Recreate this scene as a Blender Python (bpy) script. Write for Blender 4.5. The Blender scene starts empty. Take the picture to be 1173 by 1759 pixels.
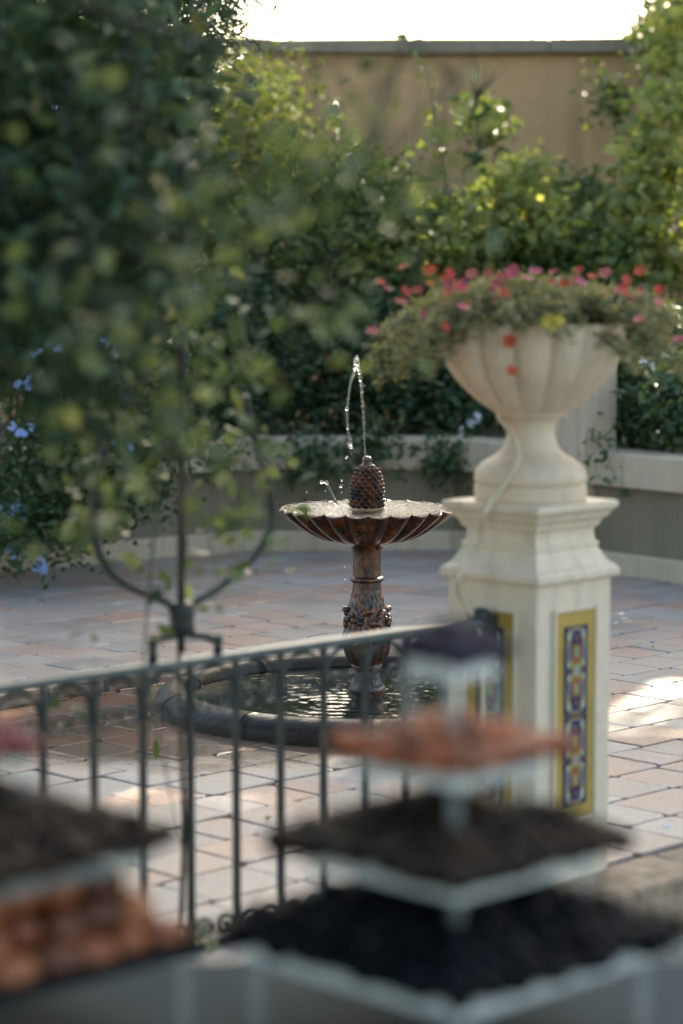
import bpy, bmesh, math, random
import numpy as np
from mathutils import Vector, Matrix

random.seed(7)
rng = np.random.default_rng(11)
R = math.radians
PI = math.pi
scn = bpy.context.scene
COL = scn.collection

# ------------------------------------------------------------------ camera
CAM_H = 1.65
PITCH = R(5.78)
cam_d = bpy.data.cameras.new('camera')
cam = bpy.data.objects.new('camera', cam_d)
COL.objects.link(cam)
cam.location = (0, 0, CAM_H)
cam.rotation_euler = (R(90) - PITCH, 0, 0)
cam_d.sensor_fit = 'VERTICAL'
cam_d.sensor_height = 36
cam_d.sensor_width = 24
cam_d.lens = 85
cam_d.clip_end = 2000
cam_d.clip_start = 0.05
cam_d.dof.use_dof = True
cam_d.dof.focus_distance = 9.06
cam_d.dof.aperture_fstop = 1.65
scn.camera = cam

# ------------------------------------------------------------------ sky, sun, exposure
SUN_AZ, SUN_EL = R(22), R(30)            # azimuth to the right of the view direction
world = bpy.data.worlds.new('World')
scn.world = world
world.use_nodes = True
wn = world.node_tree.nodes
wl = world.node_tree.links
bg = wn['Background']
sky = wn.new('ShaderNodeTexSky')
sky.sky_type = 'NISHITA'
sky.sun_disc = False
sky.sun_elevation = SUN_EL
sky.sun_rotation = SUN_AZ
sky.air_density = 1.0
sky.dust_density = 3.0
sky.ozone_density = 1.0
wl.new(sky.outputs[0], bg.inputs[0])
bg.inputs[1].default_value = 0.13
sd = Vector((math.sin(SUN_AZ) * math.cos(SUN_EL), math.cos(SUN_AZ) * math.cos(SUN_EL), math.sin(SUN_EL)))
sun_d = bpy.data.lights.new('sun', 'SUN')
sun_d.energy = 3.4
sun_d.angle = R(0.5)
sun_d.color = (1.0, 0.93, 0.80)
sun = bpy.data.objects.new('sun', sun_d)
COL.objects.link(sun)
sun.location = (6, 6, 9)
sun.rotation_euler = sd.to_track_quat('Z', 'Y').to_euler()
vs = scn.view_settings
vs.view_transform = 'Standard'
vs.look = 'None'
vs.gamma = 1
vs.exposure = 2.2
vs.use_curve_mapping = False
vs.use_white_balance = True
vs.white_balance_temperature = 7300
vs.white_balance_tint = 4
scn.cycles.use_denoising = True
scn.cycles.max_bounces = 10
scn.cycles.transparent_max_bounces = 16
scn.cycles.transmission_bounces = 8
scn.cycles.caustics_reflective = False
scn.cycles.caustics_refractive = False
scn.cycles.sample_clamp_indirect = 6.0

# ------------------------------------------------------------------ helpers
FPX = 85 / 36 * 1759


def ray(px, py):
    x = (px - 586.5) / FPX
    y = -(py - 879.5) / FPX
    F = Vector((0, math.cos(PITCH), -math.sin(PITCH)))
    U = Vector((0, math.sin(PITCH), math.cos(PITCH)))
    return F + Vector((1, 0, 0)) * x + U * y


def P(px, py, D):
    """world point seen at photo pixel (px,py) at distance D in front"""
    d = ray(px, py)
    return Vector((0, 0, CAM_H)) + d * (D / d.y)


def Pg(px, py, z=0.0):
    d = ray(px, py)
    return Vector((0, 0, CAM_H)) + d * ((z - CAM_H) / d.z)


def proj(p):
    v = Vector(p) - Vector((0, 0, CAM_H))
    fw = v.y * math.cos(PITCH) - v.z * math.sin(PITCH)
    up = v.y * math.sin(PITCH) + v.z * math.cos(PITCH)
    return 586.5 + FPX * v.x / fw, 879.5 - FPX * up / fw, fw


def tag(o, label=None, cat=None, group=None, kind=None):
    if label: o['label'] = label
    if cat: o['category'] = cat
    if group: o['group'] = group
    if kind: o['kind'] = kind
    return o


def empty(name, loc=(0, 0, 0), rz=0, label=None, cat=None, group=None):
    o = bpy.data.objects.new(name, None)
    COL.objects.link(o)
    o.location = loc
    o.rotation_euler = (0, 0, rz)
    o.empty_display_size = 0.1
    return tag(o, label, cat, group)


def link(name, me, mat=None, parent=None, smooth=False):
    o = bpy.data.objects.new(name, me)
    COL.objects.link(o)
    if mat is not None and len(me.materials) == 0:
        me.materials.append(mat)
    if smooth:
        me.polygons.foreach_set('use_smooth', [True] * len(me.polygons))
    if parent is not None:
        o.parent = parent
    return o


def mesh_of(name, verts, faces):
    me = bpy.data.meshes.new(name)
    me.from_pydata([tuple(v) for v in verts], [], faces)
    me.update()
    return me


def bm_obj(name, bm, mat, parent=None, smooth=False):
    me = bpy.data.meshes.new(name)
    bm.to_mesh(me)
    bm.free()
    return link(name, me, mat, parent, smooth)


def lathe(profile, seg=64, mod=None, close=False):
    """profile [(r,z)], mod(theta, r, z, i)->(r,z)"""
    vs_, fs = [], []
    n = len(profile)
    for i, (r, z) in enumerate(profile):
        for k in range(seg):
            t = 2 * PI * k / seg
            rr, zz = (r, z) if mod is None else mod(t, r, z, i)
            vs_.append((rr * math.cos(t), rr * math.sin(t), zz))
    for i in range(n - 1):
        for k in range(seg):
            a = i * seg + k
            b = i * seg + (k + 1) % seg
            fs.append((a, b, b + seg, a + seg))
    return vs_, fs


def smooth_profile(pts, sub=6):
    """Catmull-Rom through (r,z) points"""
    out = []
    p = [Vector(q) for q in pts]
    for i in range(len(p) - 1):
        p0 = p[max(i - 1, 0)]; p1 = p[i]; p2 = p[i + 1]; p3 = p[min(i + 2, len(p) - 1)]
        for k in range(sub):
            t = k / sub
            q = 0.5 * ((2 * p1) + (p2 - p0) * t + (2 * p0 - 5 * p1 + 4 * p2 - p3) * t * t + (3 * p1 - p0 - 3 * p2 + p3) * t ** 3)
            out.append(q)
    out.append(p[-1])
    return out


def tube_data(points, radii, seg=8):
    vs_, fs = [], []
    pts = [Vector(p) for p in points]
    n = len(pts)
    if not hasattr(radii, '__len__'):
        radii = [radii] * n
    prev = None
    for i in range(n):
        a = pts[max(i - 1, 0)]; b = pts[min(i + 1, n - 1)]
        t = (b - a).normalized()
        if prev is None:
            ref = Vector((0, 0, 1)) if abs(t.z) < 0.9 else Vector((1, 0, 0))
            u = t.cross(ref).normalized()
        else:
            u = (prev - t * prev.dot(t)).normalized()
        prev = u
        w = t.cross(u)
        for k in range(seg):
            an = 2 * PI * k / seg
            vs_.append(pts[i] + (u * math.cos(an) + w * math.sin(an)) * radii[i])
    for i in range(n - 1):
        for k in range(seg):
            a = i * seg + k; b = i * seg + (k + 1) % seg
            fs.append((a, b, b + seg, a + seg))
    fs.append(tuple(range(seg))[::-1])
    fs.append(tuple(range((n - 1) * seg, n * seg)))
    return vs_, fs


def tube(name, points, radii, mat, parent=None, seg=8):
    v, f = tube_data(points, radii, seg)
    return link(name, mesh_of(name, v, f), mat, parent, True)


class MB:
    def __init__(self):
        self.v, self.f = [], []

    def add(self, v, f):
        o = len(self.v)
        self.v += [tuple(q) for q in v]
        self.f += [tuple(i + o for i in q) for q in f]

    def box(self, c, s, rz=0):
        cx, cy, cz = c
        x, y, z = s[0] / 2, s[1] / 2, s[2] / 2
        ca, sa = math.cos(rz), math.sin(rz)
        v = []
        for dz in (-z, z):
            for dx, dy in ((-x, -y), (x, -y), (x, y), (-x, y)):
                v.append((cx + dx * ca - dy * sa, cy + dx * sa + dy * ca, cz + dz))
        self.add(v, [(0, 3, 2, 1), (4, 5, 6, 7), (0, 1, 5, 4), (1, 2, 6, 5), (2, 3, 7, 6), (3, 0, 4, 7)])

    def tube(self, pts, r, seg=8):
        self.add(*tube_data(pts, r, seg))

    def ball(self, c, r, seg=10, rings=6, sq=(1, 1, 1)):
        v, f = [], []
        for i in range(rings + 1):
            ph = PI * i / rings
            for k in range(seg):
                t = 2 * PI * k / seg
                v.append((c[0] + r * sq[0] * math.sin(ph) * math.cos(t), c[1] + r * sq[1] * math.sin(ph) * math.sin(t), c[2] + r * sq[2] * math.cos(ph)))
        for i in range(rings):
            for k in range(seg):
                a = i * seg + k; b = i * seg + (k + 1) % seg
                f.append((a, a + seg, b + seg, b))
        self.add(v, f)

    def build(self, name, mat, parent=None, smooth=False):
        return link(name, mesh_of(name, self.v, self.f), mat, parent, smooth)


def bevel(o, w=0.004, seg=2, ang=40):
    m = o.modifiers.new('bevel', 'BEVEL')
    m.width = w
    m.segments = seg
    m.limit_method = 'ANGLE'
    m.angle_limit = R(ang)
    return o


# ------------------------------------------------------------------ material helpers
def mat_new(name):
    m = bpy.data.materials.new(name)
    m.use_nodes = True
    nt = m.node_tree
    return m, nt.nodes, nt.links, nt.nodes['Principled BSDF']


def noise(nodes, links, vec, scale, detail=4, rough=0.55, dist=0.0):
    n = nodes.new('ShaderNodeTexNoise')
    n.inputs['Scale'].default_value = scale
    n.inputs['Detail'].default_value = detail
    n.inputs['Roughness'].default_value = rough
    n.inputs['Distortion'].default_value = dist
    if vec is not None:
        links.new(vec, n.inputs['Vector'])
    return n


def ramp(nodes, links, fac, stops):
    r = nodes.new('ShaderNodeValToRGB')
    el = r.color_ramp.elements
    while len(el) < len(stops):
        el.new(0.5)
    for e, (p, c) in zip(el, stops):
        e.position = p
        e.color = (c[0], c[1], c[2], 1) if hasattr(c, '__len__') else (c, c, c, 1)
    links.new(fac, r.inputs[0])
    return r


def mixc(nodes, links, fac, a, b, mode='MIX'):
    m = nodes.new('ShaderNodeMix')
    m.data_type = 'RGBA'
    m.blend_type = mode
    for sock, val in ((m.inputs['Factor'], fac), (m.inputs[6], a), (m.inputs[7], b)):
        if hasattr(val, 'is_linked') or hasattr(val, 'links'):
            links.new(val, sock)
        elif hasattr(val, '__len__'):
            sock.default_value = (val[0], val[1], val[2], 1)
        else:
            sock.default_value = val
    return m.outputs[2]


def math_n(nodes, links, op, a, b=None, clamp=False):
    m = nodes.new('ShaderNodeMath')
    m.operation = op
    m.use_clamp = clamp
    for i, val in enumerate((a, b)):
        if val is None:
            continue
        if hasattr(val, 'links'):
            links.new(val, m.inputs[i])
        else:
            m.inputs[i].default_value = val
    return m.outputs[0]


def bump(nodes, links, bsdf, height, strength=0.3, dist=0.01):
    b = nodes.new('ShaderNodeBump')
    b.inputs['Strength'].default_value = strength
    b.inputs['Distance'].default_value = dist
    links.new(height, b.inputs['Height'])
    links.new(b.outputs[0], bsdf.inputs['Normal'])
    return b


def simple(name, col, rough=0.5, metal=0.0, var=0.15, scale=20, bstr=0.0, bscale=80, coat=0.0, bdist=0.002, spec=0.5):
    m, n, l, b = mat_new(name)
    geo = n.new('ShaderNodeNewGeometry')
    no = noise(n, l, geo.outputs['Position'], scale, 5)
    c0 = [max(0, c * (1 - var)) for c in col]
    c1 = [min(1, c * (1 + var)) for c in col]
    r = ramp(n, l, no.outputs[0], [(0.3, c0), (0.7, c1)])
    l.new(r.outputs[0], b.inputs['Base Color'])
    b.inputs['Roughness'].default_value = rough
    b.inputs['Metallic'].default_value = metal
    b.inputs['Coat Weight'].default_value = coat
    b.inputs['Specular IOR Level'].default_value = spec
    if bstr:
        bn = noise(n, l, geo.outputs['Position'], bscale, 4)
        bump(n, l, b, bn.outputs[0], bstr, bdist)
    return m


def leaf_mat(name, stops, trans=0.35, rough=0.45, tcol=None, spec=0.5):
    m, n, l, b = mat_new(name)
    at = n.new('ShaderNodeAttribute')
    at.attribute_name = 'tint'
    r = ramp(n, l, at.outputs['Fac'], stops)
    l.new(r.outputs[0], b.inputs['Base Color'])
    b.inputs['Roughness'].default_value = rough
    b.inputs['Specular IOR Level'].default_value = spec
    t = n.new('ShaderNodeBsdfTranslucent')
    hv = n.new('ShaderNodeMix'); hv.data_type = 'RGBA'; hv.blend_type = 'MULTIPLY'
    hv.inputs['Factor'].default_value = 1
    l.new(r.outputs[0], hv.inputs[6])
    tc = tcol or (2.0, 1.9, 0.7)
    hv.inputs[7].default_value = (*tc, 1)
    l.new(hv.outputs[2], t.inputs[0])
    mx = n.new('ShaderNodeMixShader')
    mx.inputs[0].default_value = trans
    l.new(b.outputs[0], mx.inputs[1])
    l.new(t.outputs[0], mx.inputs[2])
    l.new(mx.outputs[0], n['Material Output'].inputs[0])
    return m


# ------------------------------------------------------------------ materials
POOL = Pg(630, 1213, 0.0)
POOL.x -= 0.0


def paver_material():
    m, n, l, b = mat_new('terracotta_paver')
    geo = n.new('ShaderNodeNewGeometry')
    oi = n.new('ShaderNodeObjectInfo')
    at = n.new('ShaderNodeAttribute'); at.attribute_name = 'tint'
    rnd = math_n(n, l, 'FRACT', math_n(n, l, 'ADD', oi.outputs['Random'], at.outputs['Fac']))
    base = ramp(n, l, rnd, [(0.0, (0.240, 0.200, 0.180)), (0.3, (0.36, 0.30, 0.265)), (0.5, (0.37, 0.235, 0.185)), (0.72, (0.41, 0.25, 0.19)), (0.85, (0.352, 0.336, 0.320)), (1.0, (0.240, 0.216, 0.204))])
    n1 = noise(n, l, geo.outputs['Position'], 3.2, 6, 0.6)
    n2 = noise(n, l, geo.outputs['Position'], 22, 5, 0.65)
    c = mixc(n, l, ramp(n, l, n1.outputs[0], [(0.45, 0), (0.62, 0.65)]).outputs[0], base.outputs[0], (0.375, 0.345, 0.325))
    c = mixc(n, l, ramp(n, l, n2.outputs[0], [(0.56, 0), (0.72, 0.55)]).outputs[0], c, (0.24, 0.15, 0.10))
    n4 = noise(n, l, geo.outputs['Position'], 70, 3, 0.6)
    c = mixc(n, l, ramp(n, l, n4.outputs[0], [(0.35, 0.35), (0.55, 0)]).outputs[0], c, (0.13, 0.10, 0.085))
    # splash water round the pool keeps the clay dark and glossy
    vm = n.new('ShaderNodeVectorMath'); vm.operation = 'SUBTRACT'
    l.new(geo.outputs['Position'], vm.inputs[0])
    vm.inputs[1].default_value = (POOL.x - 0.55, POOL.y - 0.18, 0)
    sc = n.new('ShaderNodeVectorMath'); sc.operation = 'MULTIPLY'
    l.new(vm.outputs[0], sc.inputs[0]); sc.inputs[1].default_value = (0.85, 1.0, 0)
    ln = n.new('ShaderNodeVectorMath'); ln.operation = 'LENGTH'
    l.new(sc.outputs[0], ln.inputs[0])
    n3 = noise(n, l, geo.outputs['Position'], 2.6, 5, 0.6)
    d = math_n(n, l, 'ADD', ln.outputs['Value'], math_n(n, l, 'MULTIPLY', n3.outputs[0], -0.75))
    wet = ramp(n, l, d, [(0.40, 1), (0.72, 0)])
    dark = mixc(n, l, rnd, (0.20, 0.085, 0.052), (0.15, 0.105, 0.07))
    c = mixc(n, l, math_n(n, l, 'MULTIPLY', wet.outputs[0], 0.9), c, dark)
    l.new(c, b.inputs['Base Color'])
    rr = ramp(n, l, n1.outputs[0], [(0.3, 0.36), (0.7, 0.52)])
    rough = mixc(n, l, wet.outputs[0], rr.outputs[0], (0.10, 0.10, 0.10))
    l.new(rough, b.inputs['Roughness'])
    nb = noise(n, l, geo.outputs['Position'], 55, 5, 0.6)
    bump(n, l, b, nb.outputs[0], 0.35, 0.006)
    return m


M_PAVER = paver_material()
M_MORTAR = simple('mortar', (0.12, 0.082, 0.06), 0.8, var=0.35, scale=8, bstr=0.4)
M_KERB = simple('kerb_stone', (0.26, 0.19, 0.13), 0.7, var=0.4, scale=14, bstr=0.8, bscale=30, bdist=0.01)
M_GROUND = simple('gravel_ground', (0.24, 0.23, 0.205), 0.85, var=0.4, scale=30, bstr=0.7, bscale=60, bdist=0.01)
M_SOIL = simple('soil', (0.05, 0.035, 0.025), 0.9, var=0.4, scale=12, bstr=0.8)


def stucco(name, col, stain, scale=3.0, rough=0.85, streak=0.45):
    m, n, l, b = mat_new(name)
    geo = n.new('ShaderNodeNewGeometry')
    st = n.new('ShaderNodeVectorMath'); st.operation = 'MULTIPLY'
    l.new(geo.outputs['Position'], st.inputs[0]); st.inputs[1].default_value = (1, 1, 0.35)
    n1 = noise(n, l, st.outputs[0], scale, 6, 0.62, 0.4)
    n2 = noise(n, l, geo.outputs['Position'], scale * 9, 5, 0.6)
    c = mixc(n, l, ramp(n, l, n1.outputs[0], [(0.42, 0), (0.72, 0.7)]).outputs[0], col, stain)
    c = mixc(n, l, ramp(n, l, n2.outputs[0], [(0.5, 0), (0.8, 0.35)]).outputs[0], c, [x * 0.6 for x in col])
    s2 = n.new('ShaderNodeVectorMath'); s2.operation = 'MULTIPLY'
    l.new(geo.outputs['Position'], s2.inputs[0]); s2.inputs[1].default_value = (1, 1, 0.06)
    n3 = noise(n, l, s2.outputs[0], scale * 7, 5, 0.65)
    c = mixc(n, l, ramp(n, l, n3.outputs[0], [(0.52, 0), (0.74, streak)]).outputs[0], c, [x * 0.45 for x in stain])
    n4 = noise(n, l, geo.outputs['Position'], 120, 3, 0.6)
    c = mixc(n, l, ramp(n, l, n4.outputs[0], [(0.30, 0.5), (0.40, 0)]).outputs[0], c, [x * 0.45 for x in col])
    l.new(c, b.inputs['Base Color'])
    b.inputs['Roughness'].default_value = rough
    nb = noise(n, l, geo.outputs['Position'], 45, 5)
    bump(n, l, b, nb.outputs[0], 0.5, 0.006)
    return m


M_CREAM = stucco('cream_render', (0.56, 0.45, 0.33), (0.43, 0.36, 0.275))
M_STONEW = stucco('grey_rough_render', (0.235, 0.195, 0.135), (0.165, 0.15, 0.10), 4.0)
M_TAN = stucco('ochre_wall_render', (0.48, 0.29, 0.14), (0.37, 0.245, 0.135), 1.2)
M_COPING = stucco('grey_coping', (0.25, 0.195, 0.135), (0.16, 0.14, 0.105), 2.5)
M_URN = stucco('cream_cast_stone', (0.68, 0.53, 0.375), (0.62, 0.50, 0.385), 2.5, 0.6)
M_PED = stucco('cream_painted_pedestal', (0.68, 0.56, 0.425), (0.62, 0.52, 0.40), 2.0, 0.55)
M_HOSE = simple('cream_hose', (0.58, 0.47, 0.33), 0.5)


def rust_material(name, wet=0.2, scale=1.0, dark=(0.012, 0.008, 0.006), amt=0.5):
    m, n, l, b = mat_new(name)
    geo = n.new('ShaderNodeNewGeometry')
    n1 = noise(n, l, geo.outputs['Position'], 24 * scale, 6, 0.7, 0.6)
    n2 = noise(n, l, geo.outputs['Position'], 95 * scale, 4, 0.65)
    c = ramp(n, l, n1.outputs[0], [(0.37, dark), (0.46, (0.035, 0.013, 0.007)), (0.55, (0.17, 0.044, 0.012)), (0.68, (0.30, 0.085, 0.022))])
    c2 = mixc(n, l, ramp(n, l, n2.outputs[0], [(0.41, 0.75), (0.52, 0)]).outputs[0], c.outputs[0], dark)
    l.new(c2, b.inputs['Base Color'])
    b.inputs['Roughness'].default_value = 0.42
    b.inputs['Coat Weight'].default_value = wet * 3
    b.inputs['Coat Roughness'].default_value = 0.18
    bump(n, l, b, n2.outputs[0], 0.6, 0.004)
    return m


M_RUST = rust_material('rusty_cast_iron', 0.16)
M_RUSTW = rust_material('wet_rusty_cast_iron', 0.3, 0.8)
M_BASIN = None


def basin_material():
    m, n, l, b = mat_new('wet_dark_stone')
    geo = n.new('ShaderNodeNewGeometry')
    n1 = noise(n, l, geo.outputs['Position'], 7, 6, 0.65)
    n2 = noise(n, l, geo.outputs['Position'], 60, 4, 0.6)
    c = ramp(n, l, n1.outputs[0], [(0.35, (0.010, 0.008, 0.007)), (0.58, (0.026, 0.02, 0.016)), (0.76, (0.09, 0.036, 0.016))])
    l.new(c.outputs[0], b.inputs['Base Color'])
    b.inputs['Roughness'].default_value = 0.45
    b.inputs['Specular IOR Level'].default_value = 0.25
    b.inputs['Coat Weight'].default_value = 0.08
    b.inputs['Coat Roughness'].default_value = 0.22
    bump(n, l, b, n2.outputs[0], 0.7, 0.005)
    return m


M_BASIN = basin_material()
M_FLOORB = simple('algae_basin_floor', (0.04, 0.055, 0.038), 0.6, var=0.5, scale=9)


def water_material(name, s1, s2, bstr, bdist, tint=(0.9, 0.96, 0.95)):
    m, n, l, b = mat_new(name)
    geo = n.new('ShaderNodeNewGeometry')
    b.inputs['Base Color'].default_value = (*tint, 1)
    b.inputs['Transmission Weight'].default_value = 1.0
    b.inputs['IOR'].default_value = 1.33
    b.inputs['Roughness'].default_value = 0.06
    n1 = noise(n, l, geo.outputs['Position'], s1, 3, 0.5, 0.8)
    n2 = noise(n, l, geo.outputs['Position'], s2, 2, 0.5, 0.3)
    h = math_n(n, l, 'ADD', n1.outputs[0], math_n(n, l, 'MULTIPLY', n2.outputs[0], 0.5))
    bump(n, l, b, h, bstr, bdist)
    return m


M_WATER_BOWL = water_material('rippled_bowl_water', 45, 110, 0.8, 0.006)
M_WATER_POOL = water_material('pool_water', 14, 40, 0.3, 0.010, (0.75, 0.9, 0.85))
m, n, l, b = mat_new('water_drops')
b.inputs['Base Color'].default_value = (1, 1, 1, 1)
b.inputs['Transmission Weight'].default_value = 1.0
b.inputs['IOR'].default_value = 1.33
b.inputs['Roughness'].default_value = 0.03
M_DROP = m

M_IRON = simple('painted_wrought_iron', (0.016, 0.022, 0.021), 0.42, var=0.4, scale=40, bstr=0.25, bscale=120)
M_RAIL = simple('highlit_painted_rail', (0.065, 0.085, 0.083), 0.36, var=0.35, scale=25, bstr=0.2, bscale=90)  # teal highlight of the top rail put into a lighter colour
M_TYELLOW = simple('yellow_glazed_tile', (0.42, 0.28, 0.065), 0.25, var=0.15, scale=12)
M_TNAVY = simple('navy_glaze', (0.018, 0.022, 0.085), 0.2)
M_TBLUE = simple('blue_glaze', (0.05, 0.09, 0.27), 0.2)
M_TOCHRE = simple('ochre_glaze', (0.30, 0.225, 0.085), 0.2)
M_TORANGE = simple('orange_brown_glaze', (0.27, 0.095, 0.03), 0.2)
M_TWHITE = simple('white_glaze', (0.34, 0.38, 0.30), 0.2)
M_TGREEN = simple('green_glaze', (0.20, 0.32, 0.17), 0.2)
M_BARK = simple('bark', (0.09, 0.06, 0.04), 0.85, var=0.4, scale=30, bstr=0.8, bscale=50, bdist=0.01)
M_TWIG = simple('dark_twig', (0.022, 0.018, 0.012), 0.8, var=0.4, scale=30)
M_STEM = simple('green_stem', (0.07, 0.09, 0.035), 0.6, var=0.3)

DG = [(0.0, (0.026, 0.058, 0.030)), (0.5, (0.058, 0.105, 0.050)), (0.85, (0.085, 0.13, 0.05)), (1.0, (0.18, 0.19, 0.08))]
MG = [(0.0, (0.04, 0.075, 0.028)), (0.5, (0.095, 0.14, 0.052)), (0.85, (0.17, 0.20, 0.075)), (1.0, (0.28, 0.26, 0.11))]
LG = [(0.0, (0.06, 0.095, 0.028)), (0.5, (0.12, 0.15, 0.05)), (0.85, (0.19, 0.20, 0.075)), (1.0, (0.30, 0.26, 0.11))]
M_LDARK = leaf_mat('dark_glossy_leaf', DG, 0.22, 0.42, None, .4)
M_LPLUM = leaf_mat('plumbago_leaf', [(0.0, (0.022, 0.05, 0.022)), (0.5, (0.042, 0.08, 0.03)), (0.85, (0.08, 0.12, 0.04)), (1.0, (0.16, 0.17, 0.06))], 0.3, 0.45, None, .4)
M_LMID = leaf_mat('mid_green_leaf', MG, 0.35, 0.5, None, .3)
M_LLIGHT = leaf_mat('light_green_leaf', LG, 0.45, 0.45)
M_LTREE = leaf_mat('tree_leaf', [(0.0, (0.018, 0.038, 0.024)), (0.5, (0.042, 0.078, 0.046)), (0.9, (0.10, 0.14, 0.08)), (1.0, (0.16, 0.09, 0.025))], 0.2, 0.55, None, .15)
M_LVINE = leaf_mat('vine_leaf', [(0.0, (0.025, 0.048, 0.028)), (0.4, (0.085, 0.12, 0.06)), (0.75, (0.17, 0.20, 0.105)), (1.0, (0.32, 0.34, 0.20))], 0.35, 0.4)
M_LSUN = leaf_mat('sunlit_yellow_green_leaf', [(0.0, (0.12, 0.16, 0.05)), (0.5, (0.24, 0.265, 0.10)), (1.0, (0.36, 0.345, 0.16))], 0.55, 0.5, (1.9, 1.8, 1.0))  # glow of sun in the leaves put into a paler, yellower colour
M_PORT = leaf_mat('fleshy_needle_leaf', [(0.0, (0.11, 0.12, 0.07)), (0.5, (0.24, 0.235, 0.15)), (1.0, (0.38, 0.31, 0.21))], 0.35, 0.5)
M_PINEL = leaf_mat('conifer_leaf', [(0.0, (0.012, 0.028, 0.018)), (1.0, (0.04, 0.065, 0.03))], 0.15, 0.5)
M_BLUEF = leaf_mat('pale_blue_petal', [(0, (0.30, 0.44, 0.80)), (1, (0.40, 0.54, 0.88))], 0.35, 0.6, (1.3, 1.3, 1.3))
M_WHITEF = leaf_mat('white_petal', [(0, (0.6, 0.63, 0.68)), (1, (0.75, 0.77, 0.8))], 0.3, 0.6, (1, 1, 1))
M_FRED = simple('red_petal', (0.48, 0.035, 0.02), 0.55)
M_FORANGE = simple('orange_red_petal', (0.52, 0.075, 0.02), 0.55)
M_FPINK = simple('pink_petal', (0.50, 0.085, 0.13), 0.55)
M_FSALM = simple('salmon_petal', (0.52, 0.14, 0.11), 0.55)
M_FYEL = simple('yellow_petal', (0.62, 0.50, 0.07), 0.55)


# ------------------------------------------------------------------ leaves
def leaf_cloud(name, pos, L, W, mat, parent=None, droop=0.35, face=None, up=0.35, tint=None, fold=0.18):
    """one crown mesh of separate folded leaf blades at the given points"""
    pos = np.asarray(pos, float)
    N = len(pos)
    d = rng.normal(size=(N, 3))
    d[:, 2] = d[:, 2] * 0.55 - droop * 0.6
    if face is not None:
        d += np.asarray(face) * 0.9
    d /= np.linalg.norm(d, axis=1, keepdims=True)
    nrm = rng.normal(size=(N, 3)) * 0.75
    nrm[:, 2] += up * 2
    nrm[:, 1] -= 0.35
    nrm -= d * np.sum(nrm * d, axis=1, keepdims=True)
    nrm /= np.linalg.norm(nrm, axis=1, keepdims=True) + 1e-9
    s = np.cross(nrm, d)
    ln = (L * rng.uniform(0.6, 1.3, N))[:, None]
    wd = (W * rng.uniform(0.7, 1.25, N))[:, None]
    V = np.empty((N, 8, 3))
    V[:, 0] = pos
    V[:, 1] = pos + d * ln * 0.32 - s * wd * 0.46 + nrm * wd * fold
    V[:, 2] = pos + d * ln * 0.34
    V[:, 3] = pos + d * ln * 0.32 + s * wd * 0.46 + nrm * wd * fold
    V[:, 4] = pos + d * ln * 0.70 - s * wd * 0.36 + nrm * (wd * fold - ln * 0.06)
    V[:, 5] = pos + d * ln * 0.72 - nrm * ln * 0.05
    V[:, 6] = pos + d * ln * 0.70 + s * wd * 0.36 + nrm * (wd * fold - ln * 0.06)
    V[:, 7] = pos + d * ln - nrm * ln * 0.14
    quads = np.array([[0, 2, 1, 1], [0, 3, 2, 2], [1, 2, 5, 4], [2, 3, 6, 5], [4, 5, 7, 7], [5, 6, 7, 7]])
    loops = []
    tri = [(0, 2, 1), (0, 3, 2), (4, 5, 7), (5, 6, 7)]
    qd = [(1, 2, 5, 4), (2, 3, 6, 5)]
    base = (np.arange(N) * 8)[:, None]
    idx = np.concatenate([base + np.array(t)[None, :] for t in tri] + [base + np.array(q)[None, :] for q in qd], axis=1).reshape(-1)
    starts_one = np.array([0, 3, 6, 9, 12, 16])
    starts = (np.arange(N)[:, None] * 20 + starts_one[None, :]).reshape(-1)
    me = bpy.data.meshes.new(name)
    me.vertices.add(N * 8)
    me.vertices.foreach_set('co', V.reshape(-1))
    me.loops.add(N * 20)
    me.loops.foreach_set('vertex_index', idx.astype(np.int32))
    me.polygons.add(N * 6)
    me.polygons.foreach_set('loop_start', starts.astype(np.int32))
    me.update(calc_edges=True)
    me.validate()
    at = me.attributes.new('tint', 'FLOAT', 'POINT')
    if tint is None:
        tint = rng.beta(1.6, 2.2, N)
    at.data.foreach_set('value', np.repeat(tint, 8).astype(np.float32))
    return link(name, me, mat, parent)


def clumped(blobs, n, per=26, sig=0.11, shell=0.55):
    """points gathered in clumps inside ellipsoids [(cx,cy,cz,rx,ry,rz)]"""
    vol = np.array([b_[3] * b_[4] * b_[5] for b_ in blobs]) ** 0.75
    vol /= vol.sum()
    out = []
    for b_, w in zip(blobs, vol):
        k = max(1, int(n * w / per))
        u = rng.normal(size=(k, 3))
        u /= np.linalg.norm(u, axis=1, keepdims=True)
        r = rng.uniform(shell ** 3, 1, k) ** (1 / 3)
        c = u * r[:, None] * np.array(b_[3:6]) + np.array(b_[:3])
        for q in c:
            sg = sig * rng.uniform(0.6, 1.4)
            out.append(q + rng.normal(size=(per, 3)) * sg * np.array([1, 1, 0.8]))
    return np.concatenate(out)


def stems(parent, base, tips, r0=0.02, mat=None, name='trunk'):
    mb = MB()
    for t in tips:
        a = Vector(base) + Vector((random.uniform(-.05, .05), random.uniform(-.05, .05), 0))
        b_ = Vector(t)
        mid = a.lerp(b_, 0.5) + Vector((random.uniform(-.1, .1), random.uniform(-.1, .1), 0.08))
        pts = [a, a.lerp(mid, .5), mid, mid.lerp(b_, .5), b_]
        mb.tube(pts, [r0, r0 * .85, r0 * .65, r0 * .45, r0 * .2], 6)
    return mb.build(name, mat or M_BARK, parent, True)


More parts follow.
